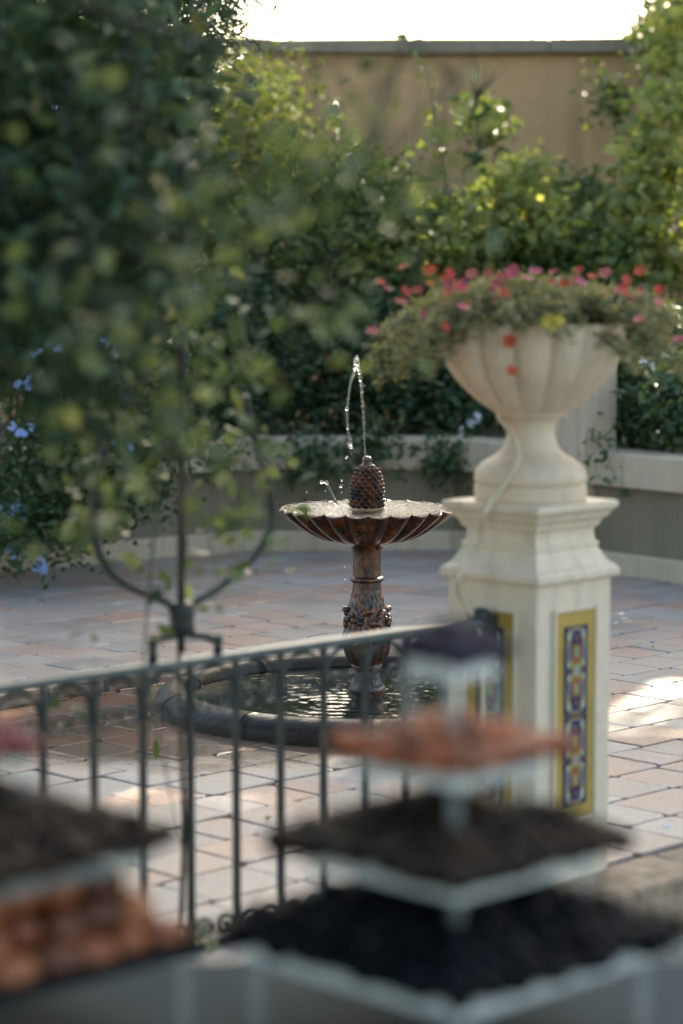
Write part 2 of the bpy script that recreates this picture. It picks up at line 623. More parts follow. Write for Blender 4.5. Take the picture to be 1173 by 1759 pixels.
def flower_mesh(name, rad, petals=5, cup=0.3, mat=None, center=None):
    mb = MB()
    v, f = [], []
    for k in range(petals):
        a = 2 * PI * k / petals
        da = PI / petals * 1.05
        o = len(v)
        v += [(0, 0, 0), (rad * .6 * math.cos(a - da), rad * .6 * math.sin(a - da), rad * cup * .6),
              (rad * math.cos(a - da * .55), rad * math.sin(a - da * .55), rad * cup * .95), (rad * 1.02 * math.cos(a), rad * 1.02 * math.sin(a), rad * cup * .8),
              (rad * math.cos(a + da * .55), rad * math.sin(a + da * .55), rad * cup * .95), (rad * .6 * math.cos(a + da), rad * .6 * math.sin(a + da), rad * cup * .6),
              (rad * .6 * math.cos(a), rad * .6 * math.sin(a), rad * cup * .35)]
        f += [(o, o + 1, o + 6), (o + 1, o + 2, o + 3, o + 6), (o + 6, o + 3, o + 4, o + 5), (o, o + 6, o + 5)]
    mb.add(v, f)
    mb.ball((0, 0, rad * .12), rad * .16, 6, 4)
    me = mesh_of(name, mb.v, mb.f)
    if mat:
        me.materials.append(mat)
    return me


# ================================================================== SETTING
# ground: low gravel level outside the terrace, one sheet to the horizon
LOWZ = -0.17
gm = mesh_of('ground', [(-400, -400, LOWZ), (400, -400, LOWZ), (400, 400, LOWZ), (-400, 400, LOWZ)], [(0, 1, 2, 3)])
tag(link('ground', gm, M_GROUND), kind='structure')

# terrace slab with its mortar bed; courses run at 45 degrees to the view
E0 = Vector((0.81, 6.33, 0))
UD = Vector((math.sqrt(.5), math.sqrt(.5), 0))
VD = Vector((-math.sqrt(.5), math.sqrt(.5), 0))


def uv(u, v, z=0.0):
    p = E0 + UD * u + VD * v
    return Vector((p.x, p.y, z))


slab = MB()
s0, s1 = uv(-9, 0.01), uv(8, 0.01)
poly = [(s0.x, s0.y), (s1.x, s1.y), (s1.x, 19), (s0.x, 19)]
nv = [(x, y, LOWZ - .1) for x, y in poly] + [(x, y, -0.012) for x, y in poly]
slab.add(nv, [(3, 2, 1, 0), (4, 5, 6, 7), (0, 1, 5, 4), (1, 2, 6, 5), (2, 3, 7, 6), (3, 0, 4, 7)])
pavement = slab.build('pavement', M_MORTAR)
tag(pavement, kind='structure')

# planter wall line in plan (front face at ground level)
WALLP = [(-4.2, 11.35), (-1.76, 13.2), (-0.60, 14.1), (0.66, 14.12), (1.46, 13.05), (3.6, 10.4)]


def wall_y(x):
    for (xa, ya), (xb, yb) in zip(WALLP[:-1], WALLP[1:]):
        if xa <= x <= xb:
            return ya + (yb - ya) * (x - xa) / (xb - xa)
    return 9.0


def paver_mesh(i, w, h, t=0.03):
    """slightly worn tile, top bevelled, corners chipped"""
    r_ = random.Random(100 + i)
    out = []
    b_ = 0.0035
    for (sx, sy) in ((-1, -1), (1, -1), (1, 1), (-1, 1)):
        cx, cy = sx * w / 2, sy * h / 2
        ch = r_.uniform(0.004, 0.02)
        order = [(cx - sx * ch, cy), (cx, cy - sy * ch)]
        if sx * sy > 0:
            order = order[::-1]
        out += order
    out = [(x + r_.uniform(-.003, .003), y + r_.uniform(-.003, .003)) for x, y in out]
    k = len(out)
    v = [(x, y, -t) for x, y in out] + [(x, y, -b_ * .8) for x, y in out] + [(x * (1 - 2 * b_ / w), y * (1 - 2 * b_ / h), r_.uniform(-.0012, .0012)) for x, y in out]
    f = []
    for a in range(k):
        c = (a + 1) % k
        f += [(a, c, c + k, a + k), (a + k, c + k, c + 2 * k, a + 2 * k)]
    f.append(tuple(range(2 * k, 3 * k)))
    return v, f


VAR = []
PW = 0.238
for i in range(9):
    w = [0.24, 0.24, 0.24, 0.26, 0.30, 0.20, 0.22, 0.34, 0.16][i]
    v, f = paver_mesh(i, w - 0.0055, PW - 0.0055)
    me = mesh_of('paver', v, f)
    me.materials.append(M_PAVER)
    me.attributes.new('tint', 'FLOAT', 'POINT')
    VAR.append((w, me, v, f))
slots = []
row = 0
vv = 0.235
while vv < 11.5:
    u = -8.5 + random.uniform(0, .3)
    while u < 7.6:
        i = random.choice([0, 0, 1, 1, 2, 3, 4, 5, 6, 7, 8])
        w = VAR[i][0]
        c = uv(u + w / 2, vv + PW / 2)
        u += w
        if abs(c.x) > 3.3 + c.y * .04 or c.y < 3.2 or c.y > wall_y(c.x) - 0.02:
            continue
        if (c - POOL).length < 0.5:
            continue
        x, y, dep = proj(c)
        inside = -25 < x < 1198 and 0 < y < 1790
        slots.append((inside, dep, i, c))
    vv += PW
ins = sorted([s for s in slots if s[0]], key=lambda s: s[1])
near = ins[:300]
rest = ins[300:] + [s for s in slots if not s[0]]
slab_inv = None
for _, dep, i, c in near:
    o = bpy.data.objects.new('paver', VAR[i][1])
    COL.objects.link(o)
    o.parent = pavement
    o.location = (c.x, c.y, random.uniform(-.002, .002))
    o.rotation_euler = (random.uniform(-.006, .006), random.uniform(-.006, .006), PI / 4 + random.uniform(-.008, .008) + random.choice([0, PI]))
mb = MB()
tints = []
for _, dep, i, c in rest:
    v, f = VAR[i][2], VAR[i][3]
    ca = math.cos(PI / 4); sa = math.sin(PI / 4)
    zz = random.uniform(-.002, .002)
    mb.add([(c.x + x * ca - y * sa, c.y + x * sa + y * ca, z + zz) for x, y, z in v], f)
    tints += [random.random()] * len(v)
far = mb.build('far_pavers', M_PAVER, pavement)
a_ = far.data.attributes.new('tint', 'FLOAT', 'POINT')
a_.data.foreach_set('value', tints)
far['kind'] = 'stuff'
# edge course of rough stones
kr = random.Random(3)
u = -6.5
while u < 6.5:
    w = kr.uniform(.38, .62)
    bm = bmesh.new()
    bmesh.ops.create_cube(bm, size=1)
    bmesh.ops.subdivide_edges(bm, edges=bm.edges[:], cuts=2, use_grid_fill=True)
    for vtx in bm.verts:
        vtx.co.x *= w - .012; vtx.co.y *= .225; vtx.co.z *= .13
        vtx.co += Vector((kr.uniform(-.008, .008), kr.uniform(-.008, .008), kr.uniform(-.006, .004)))
    o = bm_obj('edge_stone', bm, M_KERB, pavement)
    bevel(o, .012, 2, 50)
    c = uv(u + w / 2, .105)
    o.location = (c.x, c.y, -.064)
    o.rotation_euler = (0, 0, PI / 4)
    u += w

# low stone kerb that curves in behind the pool on the left
kerb = empty('kerb', (0, 0, 0))
tag(kerb, kind='structure')
kp = [Pg(-260, 1262), Pg(-90, 1228), Pg(60, 1199), Pg(160, 1182), Pg(255, 1166)]
for a, c in zip(kp[:-1], kp[1:]):
    d = (c - a)
    bm = bmesh.new()
    bmesh.ops.create_cube(bm, size=1)
    bmesh.ops.subdivide_edges(bm, edges=bm.edges[:], cuts=3, use_grid_fill=True)
    for vtx in bm.verts:
        vtx.co.x *= d.length - .01; vtx.co.y *= .16; vtx.co.z *= .10
        vtx.co += Vector((kr.uniform(-.006, .006), kr.uniform(-.012, .012), kr.uniform(-.007, .007)))
    o = bm_obj('kerb_stone', bm, M_KERB, kerb)
    bevel(o, .012, 2, 50)
    q = a.lerp(c, .5)
    o.location = (q.x, q.y, .002)
    o.rotation_euler = (0, 0, math.atan2(d.y, d.x))

# planting bed behind the low wall
bed = MB()
bv = [(x, y + .12, .46) for x, y in WALLP] + [(6, 18.2, .5), (-6, 18.2, .5)]
bed.add(bv, [tuple(range(len(bv)))])
tag(bed.build('planting_bed', M_SOIL), kind='structure')

# ================================================================== WALLS
pw = empty('planter_wall', (0, 14, 0), 0, 'low planter wall of grey rough render with cream coping and cream base band', 'wall')


def wall_prism(name, z0, z1, front, back, mat):
    """ribbon along WALLP, offset front (towards camera) and back"""
    pts = [Vector((x, y, 0)) for x, y in WALLP]
    nrm = []
    for i, p in enumerate(pts):
        d = Vector((0, 0, 0))
        if i > 0: d += (pts[i] - pts[i - 1]).normalized()
        if i < len(pts) - 1: d += (pts[i + 1] - pts[i]).normalized()
        d.normalize()
        nrm.append(Vector((d.y, -d.x, 0)))
    v, f = [], []
    for p, q in zip(pts, nrm):
        for off, z in ((front, z0), (front, z1), (-back, z1), (-back, z0)):
            w = p + q * off
            v.append((w.x, w.y - 14, z))
    for i in range(len(pts) - 1):
        for k in range(4):
            a = i * 4 + k; b_ = i * 4 + (k + 1) % 4
            f.append((a, a + 4, b_ + 4, b_))
    f += [(0, 1, 2, 3), tuple(len(v) - 4 + k for k in (3, 2, 1, 0))]
    o = link(name, mesh_of(name, v, f), mat, pw)
    return o


wall_prism('wall_face', -0.05, 0.475, 0.0, 0.24, M_STONEW)
bevel(wall_prism('coping', 0.472, 0.655, 0.055, 0.26, M_CREAM), .012, 3)
bevel(wall_prism('base_band', -0.05, 0.115, 0.045, 0.10, M_CREAM), .01, 2)
pm = MB(); pm.box((1.33, 13.27 - 14, .55), (.26, .26, 1.3), R(40))
bevel(pm.build('pier', M_CREAM, pw), .012, 2)
pm = MB(); pm.box((1.33, 13.27 - 14, 1.235), (.34, .34, .08), R(40))
bevel(pm.build('pier_cap', M_CREAM, pw), .012, 2)

bw = empty('boundary_wall', (0, 17.8, 0), 0, 'tall ochre rendered garden wall with grey coping behind the plants', 'wall')
RZW = R(-2.0)
bw.rotation_euler = (0, 0, RZW)


def wall_box(name, c, s, mat, sub=0, jit=0.0, bv=0):
    bm = bmesh.new()
    bmesh.ops.create_cube(bm, size=1)
    for vtx in bm.verts:
        vtx.co = Vector((vtx.co.x * s[0] + c[0], vtx.co.y * s[1] + c[1], vtx.co.z * s[2] + c[2]))
    if sub:
        ed = [e for e in bm.edges if abs(e.verts[0].co.x - e.verts[1].co.x) > 1]
        bmesh.ops.subdivide_edges(bm, edges=ed, cuts=sub)
        for vtx in bm.verts:
            vtx.co += Vector((0, kr.uniform(-jit, jit), kr.uniform(-jit, jit)))
    o = bm_obj(name, bm, mat, bw)
    if bv:
        bevel(o, bv, 2)
    return o


wall_box('wall_face', (0, 0.2, 1.5), (13, .35, 3.4), M_TAN)
for k in range(13):
    wall_box('coping_stone', (-6 + k, 0.19, 3.245), (.9995, .50, .11), M_COPING, 3, .009, .015)
wall_box('shadow_line_ledge', (0, 0.0, 2.19), (13, .14, .055), M_COPING, 20, .006)  # ledge added to draw a dark shadow line across the wall

# unseen blocker added right of the frame: shades the terrace, gaps pass sun patches
sb = empty('added_sun_blocker', (9, 18.6, 0), 0, 'tall unseen slab added beyond the garden wall to block the sun, off to the right', 'sun blocker')
mb = MB()
X0_, X1_, HB = -6.2, 9.5, 17.0
cols = [(-6.2, -5.25, (-1, 4.7)), (-5.25, -4.6, (6.1, 7.1)), (-4.6, -4.15, None), (-4.15, -2.8, (5.5, 6.4)), (-2.8, 9.5, None)]  # openings set to let sun reach the bowl and the paving
for xa, xb, op in cols:
    for za, zb in ([(0, HB)] if op is None else [(0 if xa > -5 else 4.7, op[0]), (op[1], HB)]):
        if zb <= za:
            continue
        mb.box(((xa + xb) / 2, 0, (za + zb) / 2), (xb - xa, .3, zb - za))
mb.build('wall', M_CREAM, sb)
mb = MB(); mb.box(((X0_ + X1_) / 2, 0, HB + .06), (X1_ - X0_ + .2, .8, .12))
mb.build('blocker_top', M_COPING, sb)

# ================================================================== POOL AND FOUNTAIN
PR = 0.80
pool = empty('pool_basin', (POOL.x, POOL.y, 0), 0, 'round dark wet stone pool basin with rounded kerb around the fountain', 'basin')
prof = smooth_profile([(0.665, 0.004), (0.668, 0.05), (0.69, 0.078), (0.73, 0.086), (0.77, 0.076), (0.797, 0.045), (0.80, -0.01)], 4)
NS = 10
for k in range(NS):
    v, f = [], []
    st = 12
    a0 = 2 * PI * k / NS + 0.004 + .33
    a1 = 2 * PI * (k + 1) / NS - 0.004 + .33
    n_ = len(prof)
    for i in range(st + 1):
        t = a0 + (a1 - a0) * i / st
        for r_, z_ in prof:
            v.append((r_ * math.cos(t), r_ * math.sin(t), z_))
    for i in range(st):
        for j in range(n_ - 1):
            f.append((i * n_ + j, i * n_ + j + 1, (i + 1) * n_ + j + 1, (i + 1) * n_ + j))
    f.append(tuple(range(n_))); f.append(tuple(st * n_ + j for j in range(n_))[::-1])
    link('kerb_segment', mesh_of('kerb_segment', v, f), M_BASIN, pool, True)
v, f = lathe([(0.001, .012), (.35, .012), (.69, .012)], 64)
link('basin_floor', mesh_of('basin_floor', v, f), M_FLOORB, pool)


def water_disc(name, rad, z, mat, rings, seg, wave):
    v, f = [], []
    for i in range(rings + 1):
        r_ = rad * i / rings + 1e-4
        for k in range(seg):
            t = 2 * PI * k / seg
            x, y = r_ * math.cos(t), r_ * math.sin(t)
            v.append((x, y, z + wave(x, y, r_, t)))
    for i in range(rings):
        for k in range(seg):
            a = i * seg + k; b_ = i * seg + (k + 1) % seg
            f.append((a, a + seg, b_ + seg, b_))
    o = link(name, mesh_of(name, v, f), mat, None, True)
    return o


def pool_wave(x, y, r_, t):
    d = math.hypot(x + .12, y + .22)
    d2 = math.hypot(x + .25, y - .12)
    return .0022 * math.sin(d * 95) * math.exp(-d * 2.2) + .0012 * math.sin(d2 * 120 + 1) * math.exp(-d2 * 2.5)


w_ = water_disc('water', 0.672, 0.044, M_WATER_POOL, 70, 150, pool_wave)
w_.location = (POOL.x, POOL.y, 0)
tag(w_, 'dark rippled water filling the round pool', 'water', kind='structure')

# cast-iron fountain: heights from its own ground level
FX, FY = POOL.x, POOL.y
_, _, FD = proj((FX, FY, .5))
MM = FD / FPX


def fz(py):
    return P(628, py, FY).z


fountain = empty('fountain', (FX, FY, 0), 0, 'rusty cast iron fountain with scalloped bowl and pine cone finial', 'fountain')


def fpx(lst):
    return [(hw * MM, fz(y)) for hw, y in lst]


# foot drum and fluted foot
v, f = lathe(fpx([(31, 1226), (31, 1190), (32.5, 1184), (33, 1180), (30, 1178)]), 48)
link('drum', mesh_of('drum', v, f), M_RUSTW, fountain, True)


def flute(nf, amp, i0=0, i1=99):
    def md(t, r_, z_, i):
        k = amp * (0.5 - 0.5 * math.cos(nf * t)) if i0 <= i <= i1 else 0
        return r_ * (1 - k), z_
    return md


v, f = lathe(smooth_profile(fpx([(31, 1179), (27, 1172), (22.5, 1163), (20, 1155), (21, 1149), (26, 1145), (27, 1142), (24, 1140)]), 4), 96, flute(22, .13, 1, 15))
link('foot', mesh_of('foot', v, f), M_RUSTW, fountain, True)


def vase_mod(t, r_, z_, i):
    k = 0
    zc = (z_ - fz(1145)) / (fz(1020) - fz(1145))
    if 0.3 < zc < 1:
        k += .045 * math.sin(7 * t + 9 * zc) * math.sin(11 * t - 23 * zc) + .03 * math.sin(19 * t + 31 * zc)
    if zc <= .45:
        k += .02 * math.cos(16 * t)
    return r_ * (1 + k), z_


vase_prof = smooth_profile(fpx([(24, 1141), (30, 1136), (36, 1127), (40, 1111), (41, 1094), (39.5, 1078), (37, 1062), (33, 1048), (29.5, 1034), (26.5, 1022), (25, 1012)]), 6)
v, f = lathe(vase_prof, 120, vase_mod)
vase = link('vase', mesh_of('vase', v, f), M_RUST, fountain, True)
mb = MB()
rr_ = random.Random(5)
for k in range(46):      # cast swags of fruit round the shoulder of the vase
    t = 2 * PI * k / 46
    lobe = 4 * t
    yy = 1046 + 22 * abs(math.sin(lobe)) + rr_.uniform(-5, 5)
    q = min(vase_prof, key=lambda p_: abs(p_[1] - fz(yy)))
    sz = rr_.uniform(3.5, 6.5) * MM
    mb.ball((q[0] * 1.02 * math.cos(t), q[0] * 1.02 * math.sin(t), fz(yy)), sz, 8, 6)
for k in range(4):
    t = 2 * PI * k / 4 + R(8)
    q = min(vase_prof, key=lambda p_: abs(p_[1] - fz(1046)))
    mb.ball(((q[0] + 4 * MM) * math.cos(t), (q[0] + 4 * MM) * math.sin(t), fz(1046)), 7 * MM, 10, 8, (1, 1, .8))
mb.build('fruit_swag', M_RUST, vase, True)
v, f = lathe(fpx([(25, 1014), (24.3, 1000), (24, 975), (24, 955), (25.5, 945), (29, 938), (33, 934)]), 48)
link('stem', mesh_of('stem', v, f), M_RUST, fountain, True)
v, f = lathe(smooth_profile(fpx([(23, 1000), (27.5, 998), (29, 994.5), (27.5, 991), (23, 989)]), 4), 48)
link('collar', mesh_of('collar', v, f), M_RUST, fountain, True)
# scalloped bowl
LOB = 24


def bowl_mod(t, r_, z_, i):
    rn = r_ / (150 * MM)
    a = .055 * min(1, max(0, (rn - .2) / .5))
    c = abs(math.sin(LOB * t / 2)) ** 0.7
    return r_ * (1 - a * (1 - c)), z_ - .010 * rn * rn * c * (1 if rn > .5 else 0)


out_p = smooth_profile(fpx([(24, 937.5), (45, 934.5), (75, 926), (105, 911), (130, 893), (146, 879), (152.5, 871.5)]), 6)
in_p = smooth_profile([(q[0] * MM, fz(q[1])) for q in ((152.5, 871.5), (150, 870), (146, 871.5), (139, 877), (120, 887), (80, 897), (30, 902), (1, 903))], 4)
v, f = lathe(list(out_p) + list(in_p)[1:], 360, bowl_mod)
link('bowl', mesh_of('bowl', v, f), M_RUSTW, fountain, True)
# pine cone finial
CT, CB = fz(797), fz(871)
cone_pts = smooth_profile([(29.5 * MM, fz(872)), (29.5 * MM, fz(864)), (28, fz(860)) if False else (28 * MM, fz(856)), (28.3 * MM, fz(846)), (27 * MM, fz(832)), (23.5 * MM, fz(818)), (18 * MM, fz(806)), (10 * MM, fz(798)), (6 * MM, fz(795))], 16)
NC = 13


def cone_mod(t, r_, z_, i):
    zc = (z_ - CB) / (CT - CB)
    rowv = zc * 11.0
    ri = math.floor(rowv)
    best = 0
    for rj in (ri - 1, ri, ri + 1):
        uu = t / (2 * PI) * NC + (0.5 if rj % 2 else 0)
        du = (uu - math.floor(uu) - .5) * 2
        dv = (rowv - (rj + .5)) / 1.0
        h = 1 - abs(du) - abs(dv) * 0.95
        if h > best:
            best = h
    fade = 1 if zc < .88 else max(0, 1 - (zc - .88) / .12)
    k = max(0, min(best, .9)) / .9
    return r_ + 7.0 * MM * (k ** .75 - .6) * fade, z_ + 2.6 * MM * k * fade


v, f = lathe(cone_pts, 240, cone_mod)
cone = link('pine_cone', mesh_of('pine_cone', v, f), M_RUST, fountain, True)
v, f = lathe(smooth_profile(fpx([(10, 799), (8.5, 795), (8, 793), (8.6, 790), (8, 786.5), (5, 784), (1.2, 783.2)]), 4), 32)
link('nozzle', mesh_of('nozzle', v, f), M_RUSTW, cone, True)


def bowl_wave(x, y, r_, t):
    d = math.hypot(x + .125, y + .03)
    return (.0007 * math.sin(d * 240) * math.exp(-d * 4.5) + .0002 * math.sin(x * 210 + 3 * math.sin(y * 60)) + .0004 * math.sin(y * 260 + x * 90 + 2 * math.sin(x * 75))
            + .0002 * math.sin((x * .6 + y) * 390 + 2.5 * math.sin(x * 120)))


w_ = water_disc('water', 148.5 * MM, fz(873.0), M_WATER_BOWL, 90, 240, bowl_wave)
w_.location = (FX, FY, 0)
tag(w_, 'bright rippled water brimming in the scalloped fountain bowl', 'water', kind='structure')

# water jet: thin rising stream, crest and a falling chain of drops
jet = empty('water_jet', P(627, 786, FY), 0, 'thin clear jet of water rising from the pine cone and falling back', 'water jet')
jo = Vector(jet.location)


def chain(name, pts, rad, parent, beads):
    """water thread with swellings"""
    q = [P(x, y, FY + dz) - jo for x, y, dz in pts]
    fine, rads = [], []
    rj = random.Random(len(pts) * 7 + len(name))
    nseg = 9
    ph = 0
    for i in range(len(q) - 1):
        for k in range(nseg):
            t = k / nseg
            s_i = (i + t) / (len(q) - 1)
            fine.append(q[i].lerp(q[i + 1], t) + Vector((rj.uniform(-.0016, .0016), rj.uniform(-.0016, .0016), 0)) * min(1, s_i + .25))
            ph += beads
            s_ = (len(fine)) / (nseg * (len(q) - 1))
            rads.append(rad(s_) * (0.45 + .9 * abs(math.sin(ph)) * rj.uniform(.5, 1.4)))
    fine.append(q[-1]); rads.append(rads[-1] * .5)
    return tube(name, fine, rads, M_DROP, parent, 10)


chain('rising_stream', [(627.5, 785, 0), (626.5, 768, 0), (625.5, 745, 0), (624.5, 722, 0), (623, 698, 0), (621.5, 675, 0), (620, 658, 0), (618, 642, 0)],
      lambda s_: (1.5 + 1.3 * s_ * s_) * MM, jet, .9)
chain('falling_strand', [(611, 632, 0), (606, 645, .004), (602.5, 655, .006), (600, 668, .008), (598.5, 682, .01), (596, 702, .012), (596, 716, .012), (597.5, 735, .012), (599, 748, .012), (602, 762, .012), (601, 768, .012)],
      lambda s_: (2.6 - .9 * math.sin(s_ * PI) + (1.2 if s_ > .9 else 0)) * MM, jet, 1.1)
mb = MB()
rj = random.Random(8)
for (x, y, r_) in [(612, 617, 4.6), (610.5, 623, 5.2), (614, 624, 5), (612.5, 629, 5.5), (609.5, 633, 4), (616, 634, 4), (617.5, 640, 3.4), (613, 613.5, 3)]:
    q = P(x, y, FY + rj.uniform(-.006, .006)) - jo
    mb.ball(q, r_ * MM, 12, 8, (rj.uniform(.8, 1.1), 1, rj.uniform(1, 1.3)))
mb.build('crest', M_DROP, jet, True)
mb = MB()
for (x, y, r_) in [(595.5, 702, 3.4), (601, 766, 4.0), (594.5, 786, 2), (597, 784, 1.4), (587, 825, 1.8), (585.5, 835, 3), (586.5, 846, 1.2), (601, 910, 1.6), (601.5, 918, 2.4), (592, 973, 1.6), (593, 994, 1.4), (596, 1011, 1.2), (559, 843, 1), (624, 697, 1.4), (626.5, 662, 1), (603, 780, 1), (527, 845, 1), (520, 900, 1), (470, 890, .9), (480, 920, .9), (465, 940, 1), (590, 1040, 1.1)]:
    q = P(x, y, FY + rj.uniform(-.04, .04)) - jo
    mb.ball(q, r_ * MM, 10, 7, (1, 1, rj.uniform(1, 1.2)))
mb.build('drops', M_DROP, jet, True)['kind'] = 'stuff'
sp = tube('splash', [P(x, y, FY - .08) - jo for x, y in ((577.5, 868), (575.5, 858), (571, 848), (566, 839), (562, 832), (560, 829.5))], [3.4 * MM, 2.2 * MM, 1.8 * MM, 2.0 * MM, 2.6 * MM, 2.0 * MM], M_DROP, jet, 10)
mb = MB()
mb.ball(P(552, 828, FY - .08) - jo, 3.2 * MM, 12, 8)
mb.ball(P(561, 829, FY - .08) - jo, 3.4 * MM, 12, 8)
mb.tube([P(x, y, FY - .08) - jo for x, y in ((552, 828), (557, 828.5), (561, 829))], 1.6 * MM)
mb.build('splash_crown', M_DROP, jet, True)

# ================================================================== PEDESTAL, URN, FLOWERS
PX, PY = 0.512, 6.525
_, _, PDp = proj((PX, PY, .8))
PM = PDp / FPX


def pz(py):
    return P(907, py, PY).z


ped = empty('pedestal', (PX, PY, 0), R(45) + R(0.5), 'square cream gatepost pedestal with moulded cap and ornamental tile panels', 'pedestal')
RT2 = math.sqrt(2)


def square_lathe(name, prof, mat, parent):
    v, f = [], []
    for hd, z_ in prof:
        s_ = hd / RT2
        v += [(-s_, -s_, z_), (s_, -s_, z_), (s_, s_, z_), (-s_, s_, z_)]
    n_ = len(prof)
    for i in range(n_ - 1):
        for k in range(4):
            a = i * 4 + k; b_ = i * 4 + (k + 1) % 4
            f.append((a, b_, b_ + 4, a + 4))
    f.append((3, 2, 1, 0)); f.append(tuple((n_ - 1) * 4 + k for k in range(4)))
    return link(name, mesh_of(name, v, f), mat, parent)


HDs = 140 * PM
bevel(square_lathe('shaft', [(HDs, -.14), (HDs, pz(986))], M_PED, ped), .006, 3)
cap_pts = [(HDs * 1.0 / PM, 992), (152, 990.5), (155.5, 987), (155.5, 977), (150, 972), (139, 967), (129, 957), (121, 946), (116, 940), (119, 938.5), (119, 931), (112, 929), (109, 917), (110, 906), (118, 904), (121, 897), (126, 891), (136, 886.5), (137, 882), (146, 875), (152, 870.5), (152, 862), (149, 860), (40, 860)]
bevel(square_lathe('moulded_cap', [(a * PM, pz(y) + .003) for a, y in cap_pts], M_PED, ped), .003, 2, 25)
SH = HDs / RT2


def tile_panel(face):
    """face -1: towards left-front (-x local), +1: towards right-front (-y local)"""
    top, bot = pz(1040), pz(1388)
    w_ = .163
    root = empty('tile_panel', (0, 0, 0))
    root.parent = ped
    if face < 0:
        root.rotation_euler = (0, 0, R(-90))
    root.location = (0, 0, 0)
    # local: panel in the x-z plane at y = -SH
    y0 = -SH
    mb = MB(); t = .026
    mb.box((0, y0 - .002, (top + bot) / 2), (w_, .006, top - bot))
    bevel(mb.build('backing', M_TYELLOW, root), .002, 1)
    for s_ in (-1, 1):
        mb = MB(); mb.box((s_ * (w_ / 2 + .006), y0 - .004, (top + bot) / 2), (.012, .012, top - bot + .024))
        bevel(mb.build('frame', M_PED, root), .003, 1)
    for z_ in (top + .006, bot - .006):
        mb = MB(); mb.box((0, y0 - .004, z_), (w_, .012, .012))
        bevel(mb.build('frame', M_PED, root), .003, 1)
    it, ib = pz(1063), pz(1367)
    iw = .098
    nt_ = 4
    hh = (it - ib) / nt_
    for k in range(nt_):
        zc = it - hh * (k + .5)
        tile = MB(); tile.box((0, y0 - .0065, zc), (iw, .003, hh - .0025))
        to = tile.build('tile', M_TNAVY, root)
        mats = {}

        def shp(key, pts, lift):
            mb_ = mats.setdefault(key, MB())
            n_ = len(pts)
            yy = y0 - .0082 - lift
            vv_ = [(x, yy, zc + z) for x, z in pts] + [(x, yy + .0012, zc + z) for x, z in pts]
            mb_.add(vv_, [tuple(range(n_))] + [(i_, i_ + n_, (i_ + 1) % n_ + n_, (i_ + 1) % n_) for i_ in range(n_)])

        def ell(key, cx, cz, rx, rz, lift, n_=14, sq=1.0):
            shp(key, [(cx + rx * math.copysign(abs(math.cos(2 * PI * i_ / n_)) ** sq, math.cos(2 * PI * i_ / n_)), cz + rz * math.copysign(abs(math.sin(2 * PI * i_ / n_)) ** sq, math.sin(2 * PI * i_ / n_))) for i_ in range(n_)], lift)
        fl = 1 if k % 2 == 0 else -1
        # ochre field with pale corner scrolls, a blue and orange palmette, medallion on the seam
        ell('ochre', 0, 0, iw * .42, hh * .46, 0, 20, .55)
        for sx in (-1, 1):
            ell('white', sx * iw * .31, fl * hh * .27, iw * .07, hh * .10, .0003)
            ell('white', sx * iw * .33, -fl * hh * .36, iw * .06, hh * .07, .0003)
            ell('blue', sx * iw * .30, -fl * hh * .10, iw * .055, hh * .20, .0003)
            ell('green', sx * iw * .36, fl * hh * .04, iw * .035, hh * .09, .0003)
        ell('navy', 0, fl * hh * .10, iw * .25, hh * .30, .0006, 18, 1.2)
        ell('orange', 0, -fl * hh * .10, iw * .21, hh * .25, .0009, 18, .9)
        ell('navy', 0, fl * hh * .20, iw * .13, hh * .15, .0012)
        ell('green', 0, -fl * hh * .08, iw * .08, hh * .15, .0012)
        ell('orange', 0, fl * hh * .22, iw * .06, hh * .07, .0015)
        for sx in (-1, 1):
            ell('orange', sx * iw * .2, fl * hh * .02, iw * .05, hh * .06, .0015)
            ell('blue', sx * iw * .16, fl * hh * .36, iw * .05, hh * .05, .0012)
        ell('ochre', 0, -fl * hh * .45, iw * .20, hh * .10, .0015)
        ell('white', 0, -fl * hh * .45, iw * .11, hh * .06, .0018)
        ell('blue', 0, -fl * hh * .45, iw * .04, hh * .03, .0021)
        cm = {'ochre': M_TOCHRE, 'white': M_TWHITE, 'blue': M_TBLUE, 'green': M_TGREEN, 'navy': M_TNAVY, 'orange': M_TORANGE}
        ob = MB()
        me = bpy.data.meshes.new('glaze_motif')
        V_, F_, MI = [], [], []
        for mi, (key, mb_) in enumerate(mats.items()):
            o_ = len(V_)
            V_ += mb_.v
            F_ += [tuple(i_ + o_ for i_ in q_) for q_ in mb_.f]
            MI += [mi] * len(mb_.f)
            me.materials.append(cm[key])
        me.from_pydata(V_, [], F_)
        me.polygons.foreach_set('material_index', MI)
        me.update()
        g = bpy.data.objects.new('tile', me)      # printed face merged into the tile below
        to.data.materials.clear()
        me2 = bpy.data.meshes.new('tile')
        o_ = len(V_)
        V2 = V_ + tile.v
        F2 = F_ + [tuple(i_ + o_ for i_ in q_) for q_ in tile.f]
        me2.from_pydata(V2, [], F2)
        for m_ in me.materials:
            me2.materials.append(m_)
        me2.materials.append(M_TNAVY)
        me2.polygons.foreach_set('material_index', MI + [len(me.materials) - 1 + 1] * len(tile.f))
        me2.update()
        to.data = me2
        bpy.data.objects.remove(g)
    return root


tile_panel(1)
tile_panel(-1)

UZ = pz(862)
urn = empty('urn', (PX, PY, UZ), 0, 'large cream fluted garden urn on the tiled pedestal', 'urn')


def urn_pts(lst):
    return [(hw * PM, pz(y) - UZ + .006) for hw, y in lst]


